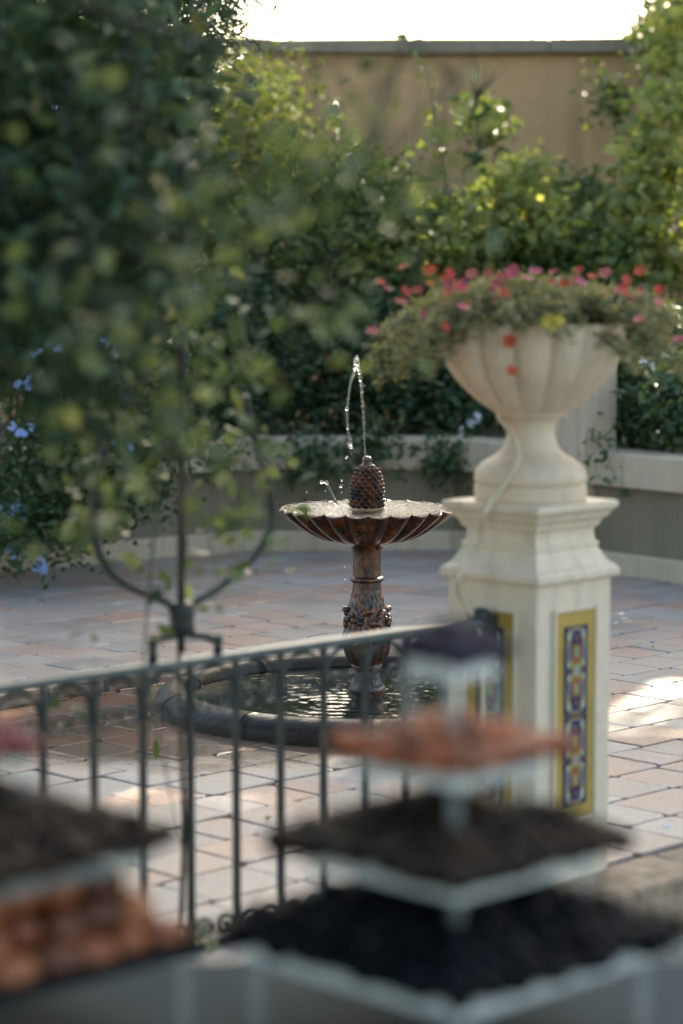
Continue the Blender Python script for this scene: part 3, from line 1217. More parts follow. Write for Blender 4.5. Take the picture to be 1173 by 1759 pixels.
v, f = lathe(smooth_profile(urn_pts([(94, 863), (96, 858), (96, 838), (95, 834.5), (92.5, 833), (95.5, 830), (96.5, 821), (93, 809), (86, 801), (75, 793), (61, 785), (51, 776), (44.5, 764), (41.5, 752), (41, 742), (43, 732), (48, 724), (54, 719), (60, 716), (61, 712)]), 4), 72)
link('foot', mesh_of('foot', v, f), M_URN, urn, True)
ULOB = 15


def urn_mod(t, r_, z_, i):
    s_ = min(1, max(0, (r_ / PM - 62) / 30))
    c = abs(math.cos(ULOB * (t + PI / 2 + .06) / 2)) ** .55
    return r_ * (1 - .11 * s_ * (1 - c)), z_


bo = smooth_profile(urn_pts([(60, 713), (72, 706), (90, 694), (108, 678), (126, 660), (141, 640), (152, 618), (159, 596), (163, 575), (164.5, 560)]), 5)
bi = [(p_[0] - .02, p_[1]) for p_ in bo][::-1][:20]
v, f = lathe(list(bo) + [(bo[-1][0] - .01, bo[-1][1] + .004)] + bi + [(0.001, bi[-1][1])], 300, urn_mod)
link('bowl', mesh_of('bowl', v, f), M_URN, urn, True)

hose = tube('irrigation_hose', smooth_profile([tuple(P(x, y, PY - d_)) for x, y, d_ in ((856, 716, .02), (874, 738, .085), (889, 770, .115), (886, 800, .165), (868, 830, .175), (846, 858, .19), (833, 882, .225), (822, 915, .17), (806, 945, .19), (793, 975, .215), (786, 1000, .215), (788, 1020, .17), (800, 1040, .155), (822, 1075, .165), (829, 1130, .165), (830, 1260, .165))], 5), 4.2 * PM, M_HOSE, None, 8)
tag(hose, 'thin cream irrigation hose hanging down the urn foot and pedestal', 'hose')

# flowering plant in the urn
pl = empty('flowering_plant', (PX, PY, pz(560)), 0, 'mound of grey green needle leaved plant with red and pink flowers in the urn', 'plant')
po = Vector(pl.location)
tips = []
npos, ndir = [], []
stm = MB()
pr = random.Random(21)
for k in range(620):
    a = pr.uniform(0, 2 * PI)
    rad = (pr.random() ** .6) * (.455 if pr.random() < .8 else .38)
    if math.sin(a) < -.45 and math.cos(a) > -.55:
        rad *= .83
    reach = rad / .455
    ztip = .092 * (1 - reach ** 2.2) - .04 * reach ** 3 + pr.uniform(-.04, .035)
    if reach > .7 and pr.random() < (.5 if abs(math.cos(a)) > .62 else .08):
        ztip -= pr.uniform(.02, .13)
    r0 = min(rad * .35, .2)
    p0 = Vector((r0 * math.cos(a), r0 * math.sin(a), -.01))
    p2 = Vector((rad * math.cos(a), rad * math.sin(a), ztip))
    p1 = p0.lerp(p2, .55) + Vector((0, 0, .035 + .045 * reach))
    pts = [(p0 * (1 - t) ** 2 + p1 * 2 * t * (1 - t) + p2 * t * t) for t in (0, .25, .5, .75, 1)]
    stm.tube(pts, [.003, .0028, .0026, .0024, .0018], 4)
    tips.append(p2)
    for j in range(42):
        t = 1 - (pr.random() ** 1.3) * .75
        q = p0 * (1 - t) ** 2 + p1 * 2 * t * (1 - t) + p2 * t * t
        npos.append((q.x + pr.gauss(0, .009), q.y + pr.gauss(0, .009), q.z + pr.gauss(0, .009)))
fol = leaf_cloud('foliage', npos, .030, .0065, M_PORT, pl, droop=-.5, up=.1)
stm.build('stems', M_STEM, pl, True)['kind'] = 'stuff'
fl_m = {c_: flower_mesh('flower', .0165, 5, .35, m_) for c_, m_ in (('r', M_FRED), ('o', M_FORANGE), ('p', M_FPINK), ('s', M_FSALM), ('y', M_FYEL))}
flw = [(624, 535, 'o'), (742, 463, 'o'), (740, 488, 'o'), (717, 500, 'r'), (764, 562, 'r'), (770, 523, 's'), (806, 525, 'o'), (850, 490, 'p'), (846, 500, 'p'), (880, 468, 'p'), (883, 462, 'r'), (920, 468, 'p'), (950, 468, 'r'), (948, 486, 'r'), (995, 464, 'r'), (1016, 476, 'o'), (1040, 470, 's'), (1075, 481, 'r'), (1072, 494, 'r'), (1100, 467, 'o'), (1102, 501, 's'), (1036, 510, 'o'), (938, 526, 'r'), (875, 586, 'o'), (877, 637, 'o'), (1166, 585, 'p'), (770, 490, 'p'), (772, 470, 'r'), (793, 490, 'p'), (795, 530, 'p'), (665, 497, 's'), (730, 540, 'p'), (865, 505, 'o'), (969, 497, 's'), (998, 487, 'p'), (940, 552, 'y'), (952, 546, 'y'), (960, 551, 'y'), (930, 556, 'y'), (948, 560, 'y'), (1099, 550, 's'), (905, 480, 's'), (810, 472, 's'), (640, 570, 's'), (690, 520, 's'), (1130, 520, 's'), (840, 470, 's'), (1060, 500, 's')]
ft = random.Random(4)
for k in range(16):
    flw.append((ft.uniform(650, 1160), ft.gauss(492, 16), ft.choice('rrrroosp')))
for x, y, c_ in flw:
    # sits on the outer front of the mound
    rx = (x - 907) * PM
    if y in (586, 637):
        q = P(x, y, PY - .275)
    elif c_ == 'y':
        q = P(x, y, PY - .33)
    else:
        hgt = (560 - y) * PM
        fr = max(0, 1 - (rx / .46) ** 2) ** .5 * .42
        q = P(x, y, PY - fr * (0.25 + .75 * max(0, 1 - (hgt / .15)) ) * ft.uniform(.75, 1.05))
    o = bpy.data.objects.new('flower', fl_m[c_])
    COL.objects.link(o)
    o.parent = pl
    o.location = q - po
    o.rotation_euler = (R(ft.uniform(20, 85)), 0, R(ft.uniform(-50, 50)))
    s_ = ft.uniform(.75, 1.15)
    o.scale = (s_, s_, s_)

# ================================================================== RAILING
RA = Vector((-0.417, 5.667, 0)); RB = Vector((-0.052, 5.996, 0))
RDIR = (RB - RA).normalized()
REND = Vector((0.393, 6.397, 0))
RPERP = Vector((-RDIR.y, RDIR.x, 0))
RTOP = 0.722
rail = empty('railing', (REND.x, REND.y, 0), 0, 'dark painted wrought iron railing with scrolls running up to the pedestal', 'railing')


def rl(s_, z_, off=0.0):
    """point s metres left along the rail from its right end, railing local"""
    return -RDIR * s_ + RPERP * off + Vector((0, 0, z_))


RANG = math.atan2(RDIR.y, RDIR.x)
LEN = 2.9
mb = MB(); c = rl(LEN / 2, RTOP - .011); mb.box(c, (LEN, .042, .022), RANG)
bevel(mb.build('top_rail', M_RAIL, rail), .007, 3)
mb = MB(); c = rl(LEN / 2, .012); mb.box(c, (LEN, .03, .016), RANG)
bevel(mb.build('bottom_rail', M_IRON, rail), .003, 2)
SPB = .1425
nb = int(LEN / SPB)
bar_me = None


def spiral(c, r0, turns, a0, dirn, n_=22):
    out = []
    for i in range(n_ + 1):
        t = i / n_
        r_ = r0 * (1 - .78 * t)
        a = a0 + dirn * turns * 2 * PI * t
        out.append((c[0] + r_ * math.cos(a), c[1] + r_ * math.sin(a)))
    return out


def flat_scroll(pts, rad, seg=6):
    return tube_data([Vector((x, 0, z)) for x, z in pts], rad, seg)


# shared meshes for one bay, local x along the rail
bm_bar = MB(); bm_bar.box((0, 0, (RTOP - .022 + .018) / 2), (.0145, .0145, RTOP - .04))
bar_me = mesh_of('bar', bm_bar.v, bm_bar.f); bar_me.materials.append(M_IRON)
arch = MB()
hw_ = SPB / 2 - .009
ap = [(hw_ * math.cos(PI * k / 14), RTOP - .088 + .060 * math.sin(PI * k / 14)) for k in range(15)]
arch.add(*flat_scroll(ap, .006))
arch_me = mesh_of('arch', arch.v, arch.f); arch_me.materials.append(M_IRON)
sc_t = MB()
for s_ in (-1, 1):
    sc_t.add(*flat_scroll([(s_ * x, z) for x, z in [(hw_, RTOP - .088), (hw_ * .98, RTOP - .112)] + spiral((hw_ * .47, RTOP - .112), hw_ * .50, 1.25, 0, -1)], .0055))
sct_me = mesh_of('scroll', sc_t.v, sc_t.f); sct_me.materials.append(M_IRON)
sc_b = MB()
for s_ in (-1, 1):
    sc_b.add(*flat_scroll([(s_ * x, z) for x, z in [(hw_ * 1.0, .020), (hw_ * .93, .034)] + spiral((hw_ * .5, .052), hw_ * .48, 1.3, -.4, 1)], .0055))
scb_me = mesh_of('scroll', sc_b.v, sc_b.f); scb_me.materials.append(M_IRON)
for k in range(nb + 1):
    s_ = .02 + k * SPB
    for me, nm, off in ((bar_me, 'bar', 0), (arch_me, 'arch', SPB / 2), (sct_me, 'scroll', SPB / 2), (scb_me, 'scroll', SPB / 2)):
        if off and k == nb:
            continue
        o = bpy.data.objects.new(nm, me)
        COL.objects.link(o)
        o.parent = rail
        o.location = rl(s_ + off, 0)
        o.rotation_euler = (0, 0, RANG)
# end knuckle against the pedestal
mb = MB(); mb.ball(rl(.03, RTOP + .004), .03, 12, 8, (1, 1, .8)); mb.box(rl(.015, RTOP - .03), (.05, .05, .07), RANG)
mb.build('end_boss', M_IRON, rail, False)

# iron plant support rising from the railing: rod, two curved arms, collar
_ts = None
best = 9
for i in range(400):
    s_ = i * .006
    x, y, _ = proj(REND + rl(s_, RTOP))
    if abs(x - 310) < best:
        best = abs(x - 310); _ts = s_
SUPB = REND + rl(_ts, 0)
supD = SUPB.y
sup = empty('plant_support', (SUPB.x, SUPB.y, RTOP), 0, 'lyre shaped wrought iron plant support standing on the railing', 'plant support')
so = Vector(sup.location)


def sp_pts(lst):
    # arms lie in the plane of the railing
    out = []
    for x, y in lst:
        d = ray(x, y)
        # plane through SUPB, spanned by RDIR and z
        nrm = RPERP
        t = (SUPB - Vector((0, 0, CAM_H))).dot(nrm) / d.dot(nrm)
        out.append(Vector((0, 0, CAM_H)) + d * t - so)
    return out


tube('rod', sp_pts([(311, 1120), (311, 1000), (312, 800), (313, 600), (314, 430), (314, 250)]), .0105, M_IRON, sup, 10)


def sm3(lst, sub=6):
    q = [tuple(p_) for p_ in sp_pts(lst)]
    return smooth_profile(q, sub)


tube('arm', sm3([(262, 1106), (278, 1096), (300, 1090), (302, 1074), (297, 1048), (285, 1034), (252, 1020), (212, 1000), (180, 970), (163, 925), (160, 870), (172, 800), (196, 730), (222, 660)]), .0105, M_IRON, sup, 8)
tube('arm', sm3([(374, 1100), (350, 1092), (326, 1089), (322, 1074), (326, 1048), (340, 1032), (372, 1012), (412, 980), (448, 940), (468, 890), (462, 840), (448, 790), (434, 740), (420, 680)]), .0105, M_IRON, sup, 8)
mb = MB()
cc = sp_pts([(312, 1062)])[0]
mb.tube([cc + Vector((0, 0, z_)) for z_ in (-.045, -.035, -.012, .015, .035, .04)], [.018, .034, .03, .031, .034, .02], 12)
mb.build('collar', M_IRON, sup, True)
for x in (262, 374):
    mb = MB(); q = sp_pts([(x, 1104 if x < 300 else 1098)])[0]
    mb.ball(q, .013, 10, 8)
    mb.tube([q, Vector((q.x, q.y, 0))], .011, 8)
    mb.build('foot', M_IRON, sup, True)

# ================================================================== VEGETATION BEHIND
def XD(px, D):
    return (px - 586.5) / FPX * D * 1.0


def blob(px, py, rx, ry, D, rd):
    c = P(px, py, D)
    k = D / FPX
    return (c.x, c.y, c.z, rx * k, rd, ry * k)


def shrub(name, label, cat, blobs, n, L, W, mat, per=26, sig=.11, shell=.45, group=None, stem_n=6, base=None, tmat=None, droop=.35, tint=None):
    cx = sum(b_[0] for b_ in blobs) / len(blobs)
    cy = sum(b_[1] for b_ in blobs) / len(blobs)
    bz = .47 if base is None else base[2]
    bx, by = (cx, cy) if base is None else base[:2]
    root = empty(name, (bx, by, bz), 0, label, cat, group)
    pts = clumped(blobs, n, per, sig, shell) - np.array([bx, by, bz])
    ok = pts[:, 2] + bz > 0.04
    pts = pts[ok]
    leaf_cloud('crown', pts, L, W, mat, root, droop, tint=tint)
    tips = [pts[random.randrange(len(pts))] for _ in range(stem_n)]
    stems(root, (0, 0, -.02), [Vector(t) for t in tips], .018, tmat or M_BARK, 'trunk')
    return root


G_S = 'shrubs in the raised planting bed'
# dark evergreen hedge behind the fountain
hedge_a = shrub('hedge', 'dark green leafy hedge above the low wall directly behind the fountain jet', 'hedge',
                [blob(560, 640, 110, 110, 14.9, .38), blob(690, 640, 110, 105, 14.8, .36), blob(630, 520, 130, 90, 15.2, .42), blob(790, 680, 80, 80, 14.7, .34), blob(480, 660, 70, 90, 14.9, .35)], 10500, .062, .034, M_LDARK, 24, .085, .3)
hedge_b = shrub('hedge', 'dark green leafy hedge with white flowers above the wall right of the urn', 'hedge',
                [blob(1080, 680, 95, 80, 13.6, .32), blob(1190, 690, 90, 90, 13.1, .32), blob(1120, 590, 110, 60, 13.9, .35), blob(960, 650, 70, 70, 14.2, .3)], 7000, .06, .034, M_LDARK, 24, .08, .3)
hedge_c = shrub('hedge', 'shaded bushy hedge behind the vine covered iron support', 'hedge',
                [blob(370, 640, 90, 110, 14.6, .4), blob(420, 560, 90, 110, 15.0, .4), blob(300, 600, 80, 120, 14.4, .4)], 6500, .062, .034, M_LDARK, 24, .09, .3)
shrub('shrub', 'broad mid green shrub with glossy leaves in front of the ochre wall, middle', 'shrub',
      [blob(600, 400, 130, 110, 15.3, .4), blob(720, 420, 110, 90, 15.3, .4), blob(540, 320, 100, 90, 15.6, .4), blob(480, 430, 100, 110, 15.2, .4), blob(660, 330, 70, 60, 15.6, .3)], 8000, .062, .034, M_LMID, 18, .10, .3, G_S)
shrub('shrub', 'yellow green sunlit shrub rising at the upper left against the ochre wall', 'shrub',
      [blob(430, 250, 90, 110, 16.2, .4), blob(480, 180, 45, 80, 16.4, .25), blob(380, 170, 70, 90, 16.0, .35), blob(340, 330, 90, 130, 15.6, .45), blob(300, 220, 60, 110, 15.8, .4)], 7000, .058, .028, M_LLIGHT, 18, .10, .25, G_S)
shrub('shrub', 'low bushy dark shrub between the ochre wall and the flowering urn', 'shrub',
      [blob(960, 440, 110, 80, 15.6, .4), blob(1040, 480, 90, 60, 15.3, .35), blob(850, 460, 80, 60, 15.4, .35), blob(1000, 360, 80, 55, 16.6, .25)], 5500, .066, .04, M_LMID, 18, .10, .3, G_S)
shrub('shrub', 'pale yellow green backlit shrub beside the tall thin stem', 'shrub',
      [blob(880, 330, 55, 55, 15.3, .25), blob(850, 400, 55, 45, 15.2, .25), blob(915, 285, 26, 26, 15.4, .15), blob(930, 400, 60, 60, 15.2, .1), blob(760, 430, 60, 50, 14.95, .1), blob(640, 440, 70, 50, 14.95, .1)], 1300, .085, .055, M_LSUN, 9, .09, .1, G_S)
vine_r = shrub('climbing_vine', 'bright sunlit climbing vine growing up the right end of the ochre wall', 'vine',
               [blob(1130, 380, 90, 130, 15.3, .12), blob(1150, 230, 65, 120, 15.5, .12), blob(1160, 90, 50, 90, 16.2, .12), blob(1080, 450, 70, 50, 15.2, .12)], 1500, .10, .07, M_LSUN, 9, .10, .1)
shrub('climbing_vine', 'darker leafy vine on top of the wall in the upper right corner', 'vine',
      [blob(1150, 60, 55, 70, 17.2, .25), blob(1200, 120, 30, 90, 17.2, .2), blob(1110, 60, 26, 30, 17.1, .15), blob(1050, 170, 30, 40, 17.1, .1)], 1500, .075, .045, M_LMID, 10, .09, .2)
# tall stem plant
tp = empty('tall_stem_plant', P(828, 560, 16.5), 0, 'tall thin stemmed plant with wispy top against the ochre wall', 'plant')
to_ = Vector(tp.location)
tube('stem', [P(x, y, 16.5) - to_ for x, y in ((828, 560), (832, 440), (828, 330), (824, 250), (820, 190), (818, 160))], [.03, .026, .022, .018, .014, .008], M_BARK, tp, 8)
mb = MB()
for k in range(16):
    a = random.uniform(-1, 1)
    q0 = P(818, 175, 16.5) - to_
    q1 = P(818 + a * 45 + 15, 175 - random.uniform(40, 90), 16.5 + random.uniform(-.15, .15)) - to_
    mb.tube([q0, q0.lerp(q1, .5) + Vector((0, 0, .02)), q1], [.004, .003, .0012], 5)
mb.build('twigs', M_BARK, tp, True)['kind'] = 'stuff'
pts = clumped([tuple(np.array(blob(820, 200, 45, 45, 16.5, .15)) - np.array([*to_, 0, 0, 0])), tuple(np.array(blob(826, 330, 25, 110, 16.5, .08)) - np.array([*to_, 0, 0, 0]))], 420, 7, .06, .1)
leaf_cloud('crown', pts, .09, .042, M_LMID, tp)
# wispy shoots above the wall line
for (x0, y0, x1, y1, D, lab) in [(640, 330, 560, 150, 16.4, 'thin leafy shoot rising at the middle of the ochre wall'), (780, 360, 720, 75, 16.0, 'tall leafy shoot arching up to the wall coping'), (1110, 330, 1020, 110, 16.3, 'slender shoot leaning left from the sunlit vine')]:
    sh = empty('leafy_shoot', P(x0, y0 + 150, D), 0, lab, 'shoot')
    o_ = Vector(sh.location)
    a, c = P(x0, y0 + 150, D) - o_, P(x1, y1, D) - o_
    mid = a.lerp(c, .55) + Vector((.08, 0, .06))
    pts_ = [a * (1 - t) ** 2 + mid * 2 * t * (1 - t) + c * t * t for t in np.linspace(0, 1, 12)]
    tube('stem', pts_, [.012 * (1 - .8 * i / 11) for i in range(12)], M_STEM, sh, 6)
    lp = [np.array(pts_[min(11, int(k / 6))]) + rng.normal(size=3) * .045 for k in range(18, 72)]
    leaf_cloud('leaves', lp, .085, .042, M_LLIGHT, sh)
# plumbago with blue flowers on the left
plum_blobs = [blob(90, 560, 150, 170, 12.9, .45), blob(60, 330, 160, 170, 13.2, .5), blob(210, 420, 110, 150, 13.6, .45), blob(70, 800, 110, 120, 12.6, .35), blob(200, 720, 90, 100, 13.0, .4), blob(20, 900, 50, 60, 12.3, .25), blob(170, 860, 60, 55, 12.7, .28), blob(230, 220, 110, 120, 13.6, .45), blob(60, 130, 120, 110, 13.4, .5), blob(280, 640, 55, 90, 13.3, .3), blob(110, 880, 90, 60, 12.6, .25), blob(230, 820, 60, 60, 13.0, .25), blob(260, 740, 60, 70, 13.2, .28)]
plum = shrub('flowering_shrub', 'large dark shrub dotted with pale blue flowers hanging over the left wall', 'shrub', plum_blobs, 24000, .055, .027, M_LPLUM, 26, .10, .35, base=(-1.9, 13.9, .47), stem_n=14)
plo = Vector(plum.location)
bl_me = flower_mesh('blossom', .025, 5, .12, M_BLUEF)
bl_me.attributes.new('tint', 'FLOAT', 'POINT').data.foreach_set('value', [.5] * len(bl_me.vertices))
wh_me = flower_mesh('blossom', .020, 5, .12, M_WHITEF)
wh_me.attributes.new('tint', 'FLOAT', 'POINT').data.foreach_set('value', [.5] * len(wh_me.vertices))
bf = random.Random(12)


def blossoms(root, spots, me, D, k=5, spread=11):
    ro = Vector(root.location)
    for (x, y) in spots:
        for _ in range(k):
            o = bpy.data.objects.new('blossom', me)
            COL.objects.link(o)
            o.parent = root
            o.location = P(x + bf.gauss(0, spread), y + bf.gauss(0, spread * .7), D + bf.uniform(-.06, .06)) - ro
            o.rotation_euler = (R(bf.uniform(40, 110)), 0, R(bf.uniform(-50, 50)))


blossoms(plum, [(12, 128), (40, 655), (48, 600), (173, 205), (202, 186), (95, 182), (98, 592), (192, 600), (38, 735), (12, 880), (18, 945), (35, 880), (215, 768), (62, 975)], bl_me, 12.35)
blossoms(hedge_c, [(298, 585), (298, 690), (336, 740), (345, 500), (232, 380), (190, 830)], bl_me, 14.05, 3, 8)
blossoms(hedge_b, [(1125, 625), (1165, 730), (1160, 735), (1010, 755), (1140, 610), (1110, 620)], wh_me, 13.2, 2, 5)
blossoms(hedge_a, [(808, 725), (822, 720), (800, 738)], wh_me, 14.25, 3, 7)
# sprays trailing over the coping
for (x, y, D, lab) in [(770, 790, 14.05, 'leafy spray trailing over the coping between fountain and urn'), (530, 790, 14.0, 'leafy spray trailing over the coping left of the water jet'), (640, 765, 14.05, 'short leafy spray on the coping behind the pine cone'), (1030, 800, 13.0, 'thin spray of leaves hanging over the coping right of the urn'), (360, 780, 14.0, 'small dark spray hanging over the coping behind the iron support')]:
    r_ = empty('trailing_spray', P(x, y - 45, D + .12), 0, lab, 'plant')
    o_ = np.array(r_.location)
    n_ = 220 if D > 13.5 else 36
    c_ = np.array(P(x, y, D - .06)) - o_
    pts = rng.normal(size=(n_, 3)) * np.array([.10, .035, .085]) + c_
    leaf_cloud('crown', pts, .055, .034, M_LDARK, r_, .6)
    stems(r_, (0, 0, 0), [Vector(pts[i]) for i in range(6)], .005, M_STEM, 'trunk')
# dark conifer, upper left
con = shrub('conifer', 'dark conifer foliage hanging into the sky in the upper left', 'tree',
            [blob(180, 20, 200, 110, 10.8, .5), blob(330, 40, 70, 70, 11.0, .4), blob(60, 60, 130, 150, 10.6, .5), blob(390, 10, 40, 50, 11.0, .3), blob(250, 110, 70, 50, 11.0, .35)], 7500, .09, .013, M_PINEL, 22, .075, .2, base=(-2.9, 11.3, 0.0), stem_n=12)

nt_ = shrub('tree', 'unseen leafy crown added beyond the right edge to dapple the sun', 'tree', [(4.15, 18.1, 6.5, .4, .25, .6), (5.5, 18.1, 5.9, .75, .25, .5), (4.6, 18.0, 7.7, 1.0, .35, .6)], 2400, .12, .075, M_LMID, 8, .12, .05, base=(4.9, 18.1, -.1), stem_n=6)  # added out of view, breaks up sun coming through the blocker's openings

shrub('tree', 'unseen tree added behind the garden wall to block sun above the coping', 'tree', [(1.8, 18.9, 5.15, .75, .4, .70), (2.6, 18.9, 5.2, .8, .4, .75), (1.2, 19.0, 5.2, .5, .4, .65), (3.3, 18.9, 5.0, .5, .4, .5), (2.1, 18.9, 5.8, 1.0, .4, .6)], 8000, .13, .085, M_LMID, 16, .08, .05, base=(2.3, 19.3, -.1), stem_n=5)  # added above the view to keep stray sun off the left paving

# ================================================================== FOREGROUND TREE AND VINE
tree = empty('tree', (-2.1, 4.6, 0), 0, 'leafy tree whose blurred branches hang into the upper left', 'tree')
tr_o = Vector(tree.location)
tb = [blob(90, 90, 190, 170, 5.6, .45), blob(60, 330, 160, 190, 5.3, .45), blob(230, 330, 130, 140, 5.6, .35), blob(250, 130, 140, 110, 6.0, .3), blob(130, 560, 160, 150, 5.2, .4), blob(-120, 300, 200, 420, 5.2, .5)]
tpts = clumped(tb, 5200, 10, .07, .15)
leaf_cloud('crown', tpts - np.array(tr_o), .062, .036, M_LTREE, tree, .3)
tips = [Vector(tpts[random.randrange(len(tpts))]) - tr_o for _ in range(16)]
tube('trunk', [(0, 0, -.2), (.02, .02, .5), (-.03, 0, 1.1), (.06, .04, 1.7), (.2, .1, 2.1)], [.10, .085, .07, .055, .03], M_BARK, tree, 10)
stems(tree, (.06, .04, 1.6), tips, .008, M_TWIG, 'branches')
up = clumped([(-3.0, 4.0, 3.3, 1.6, 2.4, 1.5), (-1.3, 3.6, 4.3, 1.7, 2.2, 1.1), (-4.2, 7.0, 3.0, 1.3, 1.8, 1.6), (-4.6, 2.2, 2.6, 1.5, 3.0, 2.2), (-3.3, -.3, 3.6, 1.8, 2.0, 1.8)], 17000, 20, .22, .3)
leaf_cloud('added_shade_crown', up - np.array(tr_o), .16, .09, M_LTREE, tree, .3)  # crown added out of view, cuts sky light from the left

# nearer hanging branch with large soft leaves
br = empty('hanging_branch', P(-60, -80, 3.8), 0, 'very blurred pale green leaves of a branch close to the camera', 'branch')
br_o = Vector(br.location)
nb_ = [(300, 520, 150, 130, 3.81, 14), (420, 600, 120, 110, 3.94, 13), (180, 640, 130, 120, 3.67, 14), (500, 420, 130, 120, 3.94, 14), (330, 380, 140, 120, 3.67, 15), (100, 480, 110, 120, 3.67, 13), (640, 330, 150, 70, 4.08, 17), (560, 520, 80, 80, 4.22, 7), (640, 170, 130, 80, 4.22, 12), (760, 290, 60, 40, 4.22, 4), (455, 780, 50, 110, 4.22, 5), (600, 560, 70, 60, 3.94, 5), (120, 840, 110, 80, 4.08, 7), (500, 30, 40, 18, 5.17, 2), (440, 900, 45, 50, 4.35, 5), (690, 620, 50, 30, 4.62, 2), (240, 780, 110, 90, 3.94, 11), (700, 420, 60, 70, 4.08, 5), (560, 240, 120, 90, 3.81, 13), (440, 280, 120, 110, 3.67, 14), (760, 180, 50, 70, 4.49, 4), (250, 230, 130, 120, 3.67, 12)]
bp = []
for (x, y, rx, ry, D, k) in nb_:
    for _ in range(k):
        bp.append(P(random.gauss(x, rx * .6), random.gauss(y, ry * .6), D + random.uniform(-.2, .2)))
bp = np.array([tuple(q) for q in bp])
leaf_cloud('leaves', bp - np.array(br_o), .052, .029, M_LVINE, br, 1.1)
limb = [P(x, y, D) - br_o for x, y, D in ((-60, -80, 3.8), (80, -20, 3.75), (230, 40, 3.75), (390, 80, 3.85), (540, 100, 4.0), (680, 110, 4.15), (790, 140, 4.3))]
tube('limb', limb, [.006, .006, .005, .004, .003, .002, .001], M_TWIG, br, 7)
tw = MB()
start = 0
for (x, y, rx, ry, D, k) in nb_:
    c_ = P(x, y, D) - br_o
    n0 = min(limb, key=lambda q_: (q_ - c_).length + random.uniform(0, .12))
    mid = n0.lerp(c_, .5) + Vector((random.uniform(-.04, .04), random.uniform(-.05, .05), .05))
    tw.tube([n0, n0.lerp(mid, .5) + Vector((0, 0, .02)), mid, mid.lerp(c_, .5) + Vector((random.uniform(-.02, .02), 0, .01)), c_], [.0025, .0022, .0018, .0014, .0009], 5)
    for q_ in bp[start:start + k]:
        e_ = Vector(q_) - br_o
        s_ = mid.lerp(c_, random.uniform(.2, 1))
        tw.tube([s_, s_.lerp(e_, .5) + Vector((0, 0, .015)), e_], [.0007, .0006, .0005], 4)
    start += k
tw.build('twigs', M_TWIG, br, True)

# vine on the iron support
vn = empty('climbing_vine', (SUPB.x, SUPB.y, 0), 0, 'vine with loose green leaves twined on the iron support', 'vine')
vo = Vector(vn.location)
vp = []
for (x, y, rx, ry, k) in [(310, 420, 120, 120, 16), (330, 560, 120, 90, 22), (250, 640, 120, 90, 26), (400, 660, 90, 90, 20), (200, 780, 90, 100, 36), (330, 760, 60, 80, 24), (450, 880, 60, 70, 26), (380, 900, 50, 50, 14), (180, 900, 60, 50, 18), (300, 980, 60, 30, 6), (370, 960, 40, 40, 6), (420, 760, 70, 80, 24), (175, 840, 50, 70, 34), (200, 730, 50, 60, 30), (150, 900, 40, 40, 14)]:
    for _ in range(k):
        vp.append(tuple(P(random.gauss(x, rx * .55), random.gauss(y, ry * .55), supD + random.uniform(-.22, .22))))
for (x, y) in [(145, 1082), (262, 1072), (115, 1210), (370, 1045), (390, 1010), (215, 962), (250, 965), (115, 1225), (170, 1555), (190, 1590), (165, 1575), (330, 1590), (370, 1600), (345, 1612), (140, 1540)]:
    for _ in range(2):
        vp.append(tuple(P(x + random.gauss(0, 9), y + random.gauss(0, 8), supD - .15)))
vp = np.array(vp)
leaf_cloud('leaves', vp - np.array(vo), .05, .032, M_LVINE, vn, .5)
vs_ = [Vector(q) - vo for q in vp[::18]]
tube('stem', [(-.012, .02, -.1), (.004, .02, .3), (-.008, .02, .7), (.012, -.012, 1.0), (-.012, .0, 1.3), (.012, 0, 1.7)], [.007, .007, .006, .006, .005, .003], M_BARK, vn, 6)
stems(vn, (0, 0, 1.2), vs_, .004, M_STEM, 'twigs')

# fallen leaves on the paving
fl_leaf = random.Random(2)
for i, (x, y, w_) in enumerate([(1140, 1415, 'pale scrap of petal lying on the paving right of the pedestal'), (268, 1305, 'small fallen leaf on wet paving in front of the pool'), (60, 1030, 'fallen leaf on the paving near the left shrub')]):
    q = Pg(x, y, .006)
    lf = leaf_cloud('fallen_leaf', [(0, 0, 0)], .06, .035, M_LLIGHT if i else M_WHITEF, None, 0, up=3)
    lf.location = q
    tag(lf, w_, 'leaf')

lm_ = None
for k in range(14):
    x, y = fl_leaf.uniform(60, 1170), fl_leaf.choice([fl_leaf.uniform(990, 1120), fl_leaf.uniform(1320, 1480)])
    if lm_ is None:
        lf = leaf_cloud('fallen_petal', [(0, 0, 0)], .035, .022, M_LSUN, None, 0, up=3)
        lm_ = lf.data
    else:
        lf = bpy.data.objects.new('fallen_petal', lm_); COL.objects.link(lf)
    lf.location = Pg(x, y, .007)
    lf.rotation_euler = (0, 0, fl_leaf.uniform(0, 6))
    tag(lf, 'tiny yellowish fallen leaf lying loose on the paving', 'leaf', 'tiny fallen leaves on the paving')

# ================================================================== FOREGROUND BUFFET
def acrylic(name, base):
    m, n, l, b = mat_new(name)
    b.inputs['Base Color'].default_value = (0.86, 0.9, 0.9, 1)
    b.inputs['Roughness'].default_value = 0.12
    t = n.new('ShaderNodeBsdfTransparent')
    t.inputs[0].default_value = (.93, .96, .95, 1)
    lw = n.new('ShaderNodeLayerWeight'); lw.inputs[0].default_value = .35
    mx = n.new('ShaderNodeMixShader')
    fc = math_n(n, l, 'ADD', math_n(n, l, 'MULTIPLY', lw.outputs['Facing'], .3), base, True)
    l.new(fc, mx.inputs[0])
    l.new(t.outputs[0], mx.inputs[1]); l.new(b.outputs[0], mx.inputs[2])
    l.new(mx.outputs[0], n['Material Output'].inputs[0])
    return m


